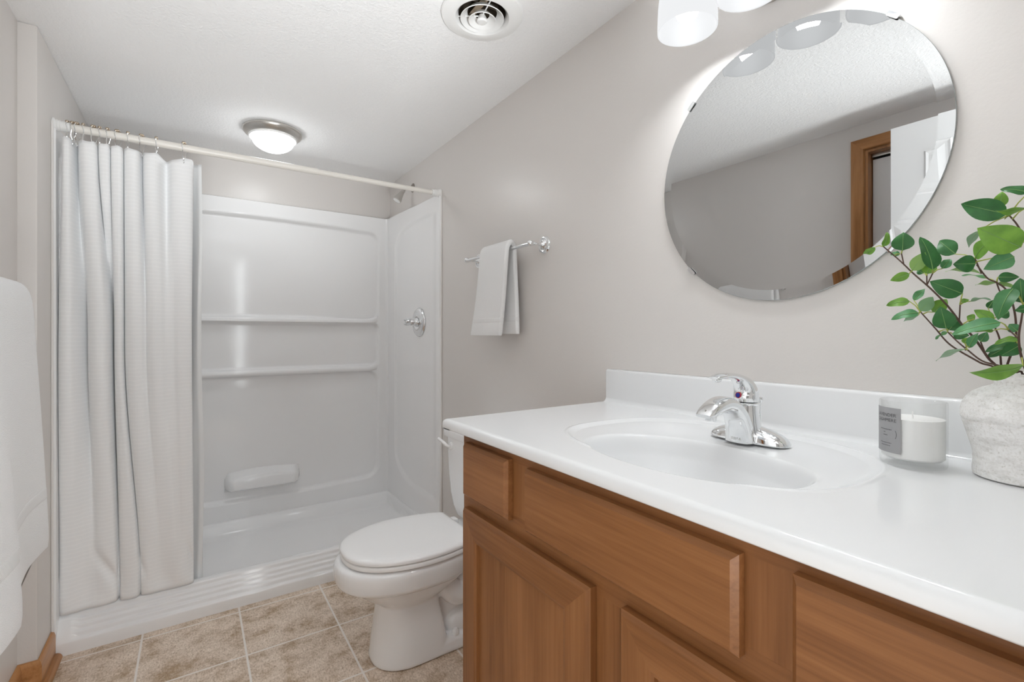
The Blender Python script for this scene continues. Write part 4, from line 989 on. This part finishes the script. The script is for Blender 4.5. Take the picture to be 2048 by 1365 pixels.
# trapway bulging from each flank
for s in (-1, 1):
    tp = crv([(0.70, TY+s*0.068, 0.285), (0.755, TY+s*0.072, 0.225), (0.80, TY+s*0.070, 0.185), (0.845, TY+s*0.068, 0.20), (0.885, TY+s*0.064, 0.255), (0.915, TY+s*0.06, 0.27)], 6)
    g.add(*tube(tp, [lerp(0.034, 0.044, sin(pi*i/len(tp))) for i in range(len(tp))], 20))
    tp = crv([(0.915, TY+s*0.06, 0.26), (0.925, TY+s*0.066, 0.17), (0.93, TY+s*0.066, 0.09), (0.93, TY+s*0.06, 0.03)], 6)
    g.add(*tube(tp, 0.040, 20))
    g.add(*ball((0.83, TY+s*0.058, 0.075), 0.048, 24, (1.5, 0.75, 1.0)))
BO = g.mk('bowl', M['china'], TO, angle=180)
rm = BO.modifiers.new('fuse', 'REMESH'); rm.mode = 'VOXEL'; rm.voxel_size = 0.0045; rm.use_smooth_shade = True
smo = BO.modifiers.new('soften', 'SMOOTH'); smo.factor = 0.5; smo.iterations = 3
for s in (-1, 1):
    mk('bolt_cap', *lathe([(0.0135, 0.0), (0.0135, 0.006), (0.0115, 0.016), (0.007, 0.021), (0, 0.022)], (0.785, TY+s*0.088, 0.0465), (0, 0, 1), 28), M['seat'], TO)
SO = [(0.409, 0.0), (0.4105, 0.028), (0.4165, 0.058), (0.430, 0.090), (0.452, 0.118), (0.485, 0.144), (0.53, 0.1655), (0.58, 0.179), (0.63, 0.1850), (0.68, 0.1850), (0.73, 0.1785), (0.78, 0.1660), (0.815, 0.1535), (0.838, 0.1435), (0.846, 0.136)]
def seat_loop(z, inset=0.0, dz=None):
    S2 = crv(SO, 4); k = lambda x: 0.628+(x-0.628)*(0.2185-inset)/0.2185
    h = lambda v: v*(0.185-inset)/0.185
    lo = [(k(x), TY+h(w_), z) for x, w_ in S2]+[(k(x), TY-h(w_), z) for x, w_ in reversed(S2[1:])]
    return lo
mk('seat', *loft([seat_loop(0.3695, 0.006), seat_loop(0.3725, 0.001), seat_loop(0.379, 0.0), seat_loop(0.3845, 0.002), seat_loop(0.3862, 0.008)]), M['seat'], TO, angle=40)
mk('lid', *loft([seat_loop(0.3885, 0.004), seat_loop(0.3910, 0.0005), seat_loop(0.3970, 0.0), seat_loop(0.4015, 0.002), seat_loop(0.4050, 0.007), seat_loop(0.4075, 0.016), seat_loop(0.4088, 0.028), seat_loop(0.4096, 0.06), seat_loop(0.4100, 0.12)]), M['seat'], TO, angle=40)
for s in (-1, 1):
    mk('hinge', *box(0.842, 0.872, TY+s*0.07-0.018, TY+s*0.07+0.018, 0.3685, 0.398, 0.006, 3), M['seat'], TO)
def tank_sec(z, x0, hw, r, x1=W-0.012):
    lo = []
    for (cx, cy, a0) in ((x1-0.01, TY+hw-0.01, 0), (x0+r, TY+hw-r, 90), (x0+r, TY-hw+r, 180), (x1-0.01, TY-hw+0.01, 270)):
        rr = 0.01 if cx > 1.0 else r
        for k in range(9):
            t = radians(a0+90*k/8); lo.append((cx+rr*cos(t), cy+rr*sin(t), z))
    return lo
TK = mk('tank', *loft([tank_sec(z, x0, h, 0.045) for z, x0, h in ((0.3705, 0.925, 0.090), (0.378, 0.905, 0.116), (0.395, 0.892, 0.142), (0.43, 0.886, 0.164), (0.48, 0.882, 0.178), (0.55, 0.880, 0.188), (0.63, 0.878, 0.1945), (0.704, 0.877, 0.198))]), M['china'], TO, angle=50)
mk('tank_lid', *loft([tank_sec(z, x0, h, 0.04) for z, x0, h in ((0.7045, 0.870, 0.205), (0.708, 0.867, 0.209), (0.733, 0.866, 0.210), (0.742, 0.869, 0.207), (0.747, 0.877, 0.199), (0.749, 0.89, 0.186))]), M['china'], TO, angle=40)
LVR = mk('flush_lever', *tube(crv([(0.866, 1.756, 0.669), (0.8545, 1.758, 0.676), (0.850, 1.770, 0.684), (0.849, 1.790, 0.688), (0.850, 1.812, 0.690)]), 0.0088, 14, True, (1.0, 0.75)), M['seat'], TO)
mk('lever_boss', *lathe([(0.016, -0.004), (0.016, 0.006), (0.013, 0.010), (0, 0.011)], (0.880, 1.753, 0.669), (-1, 0, 0), 28), M['seat'], LVR)
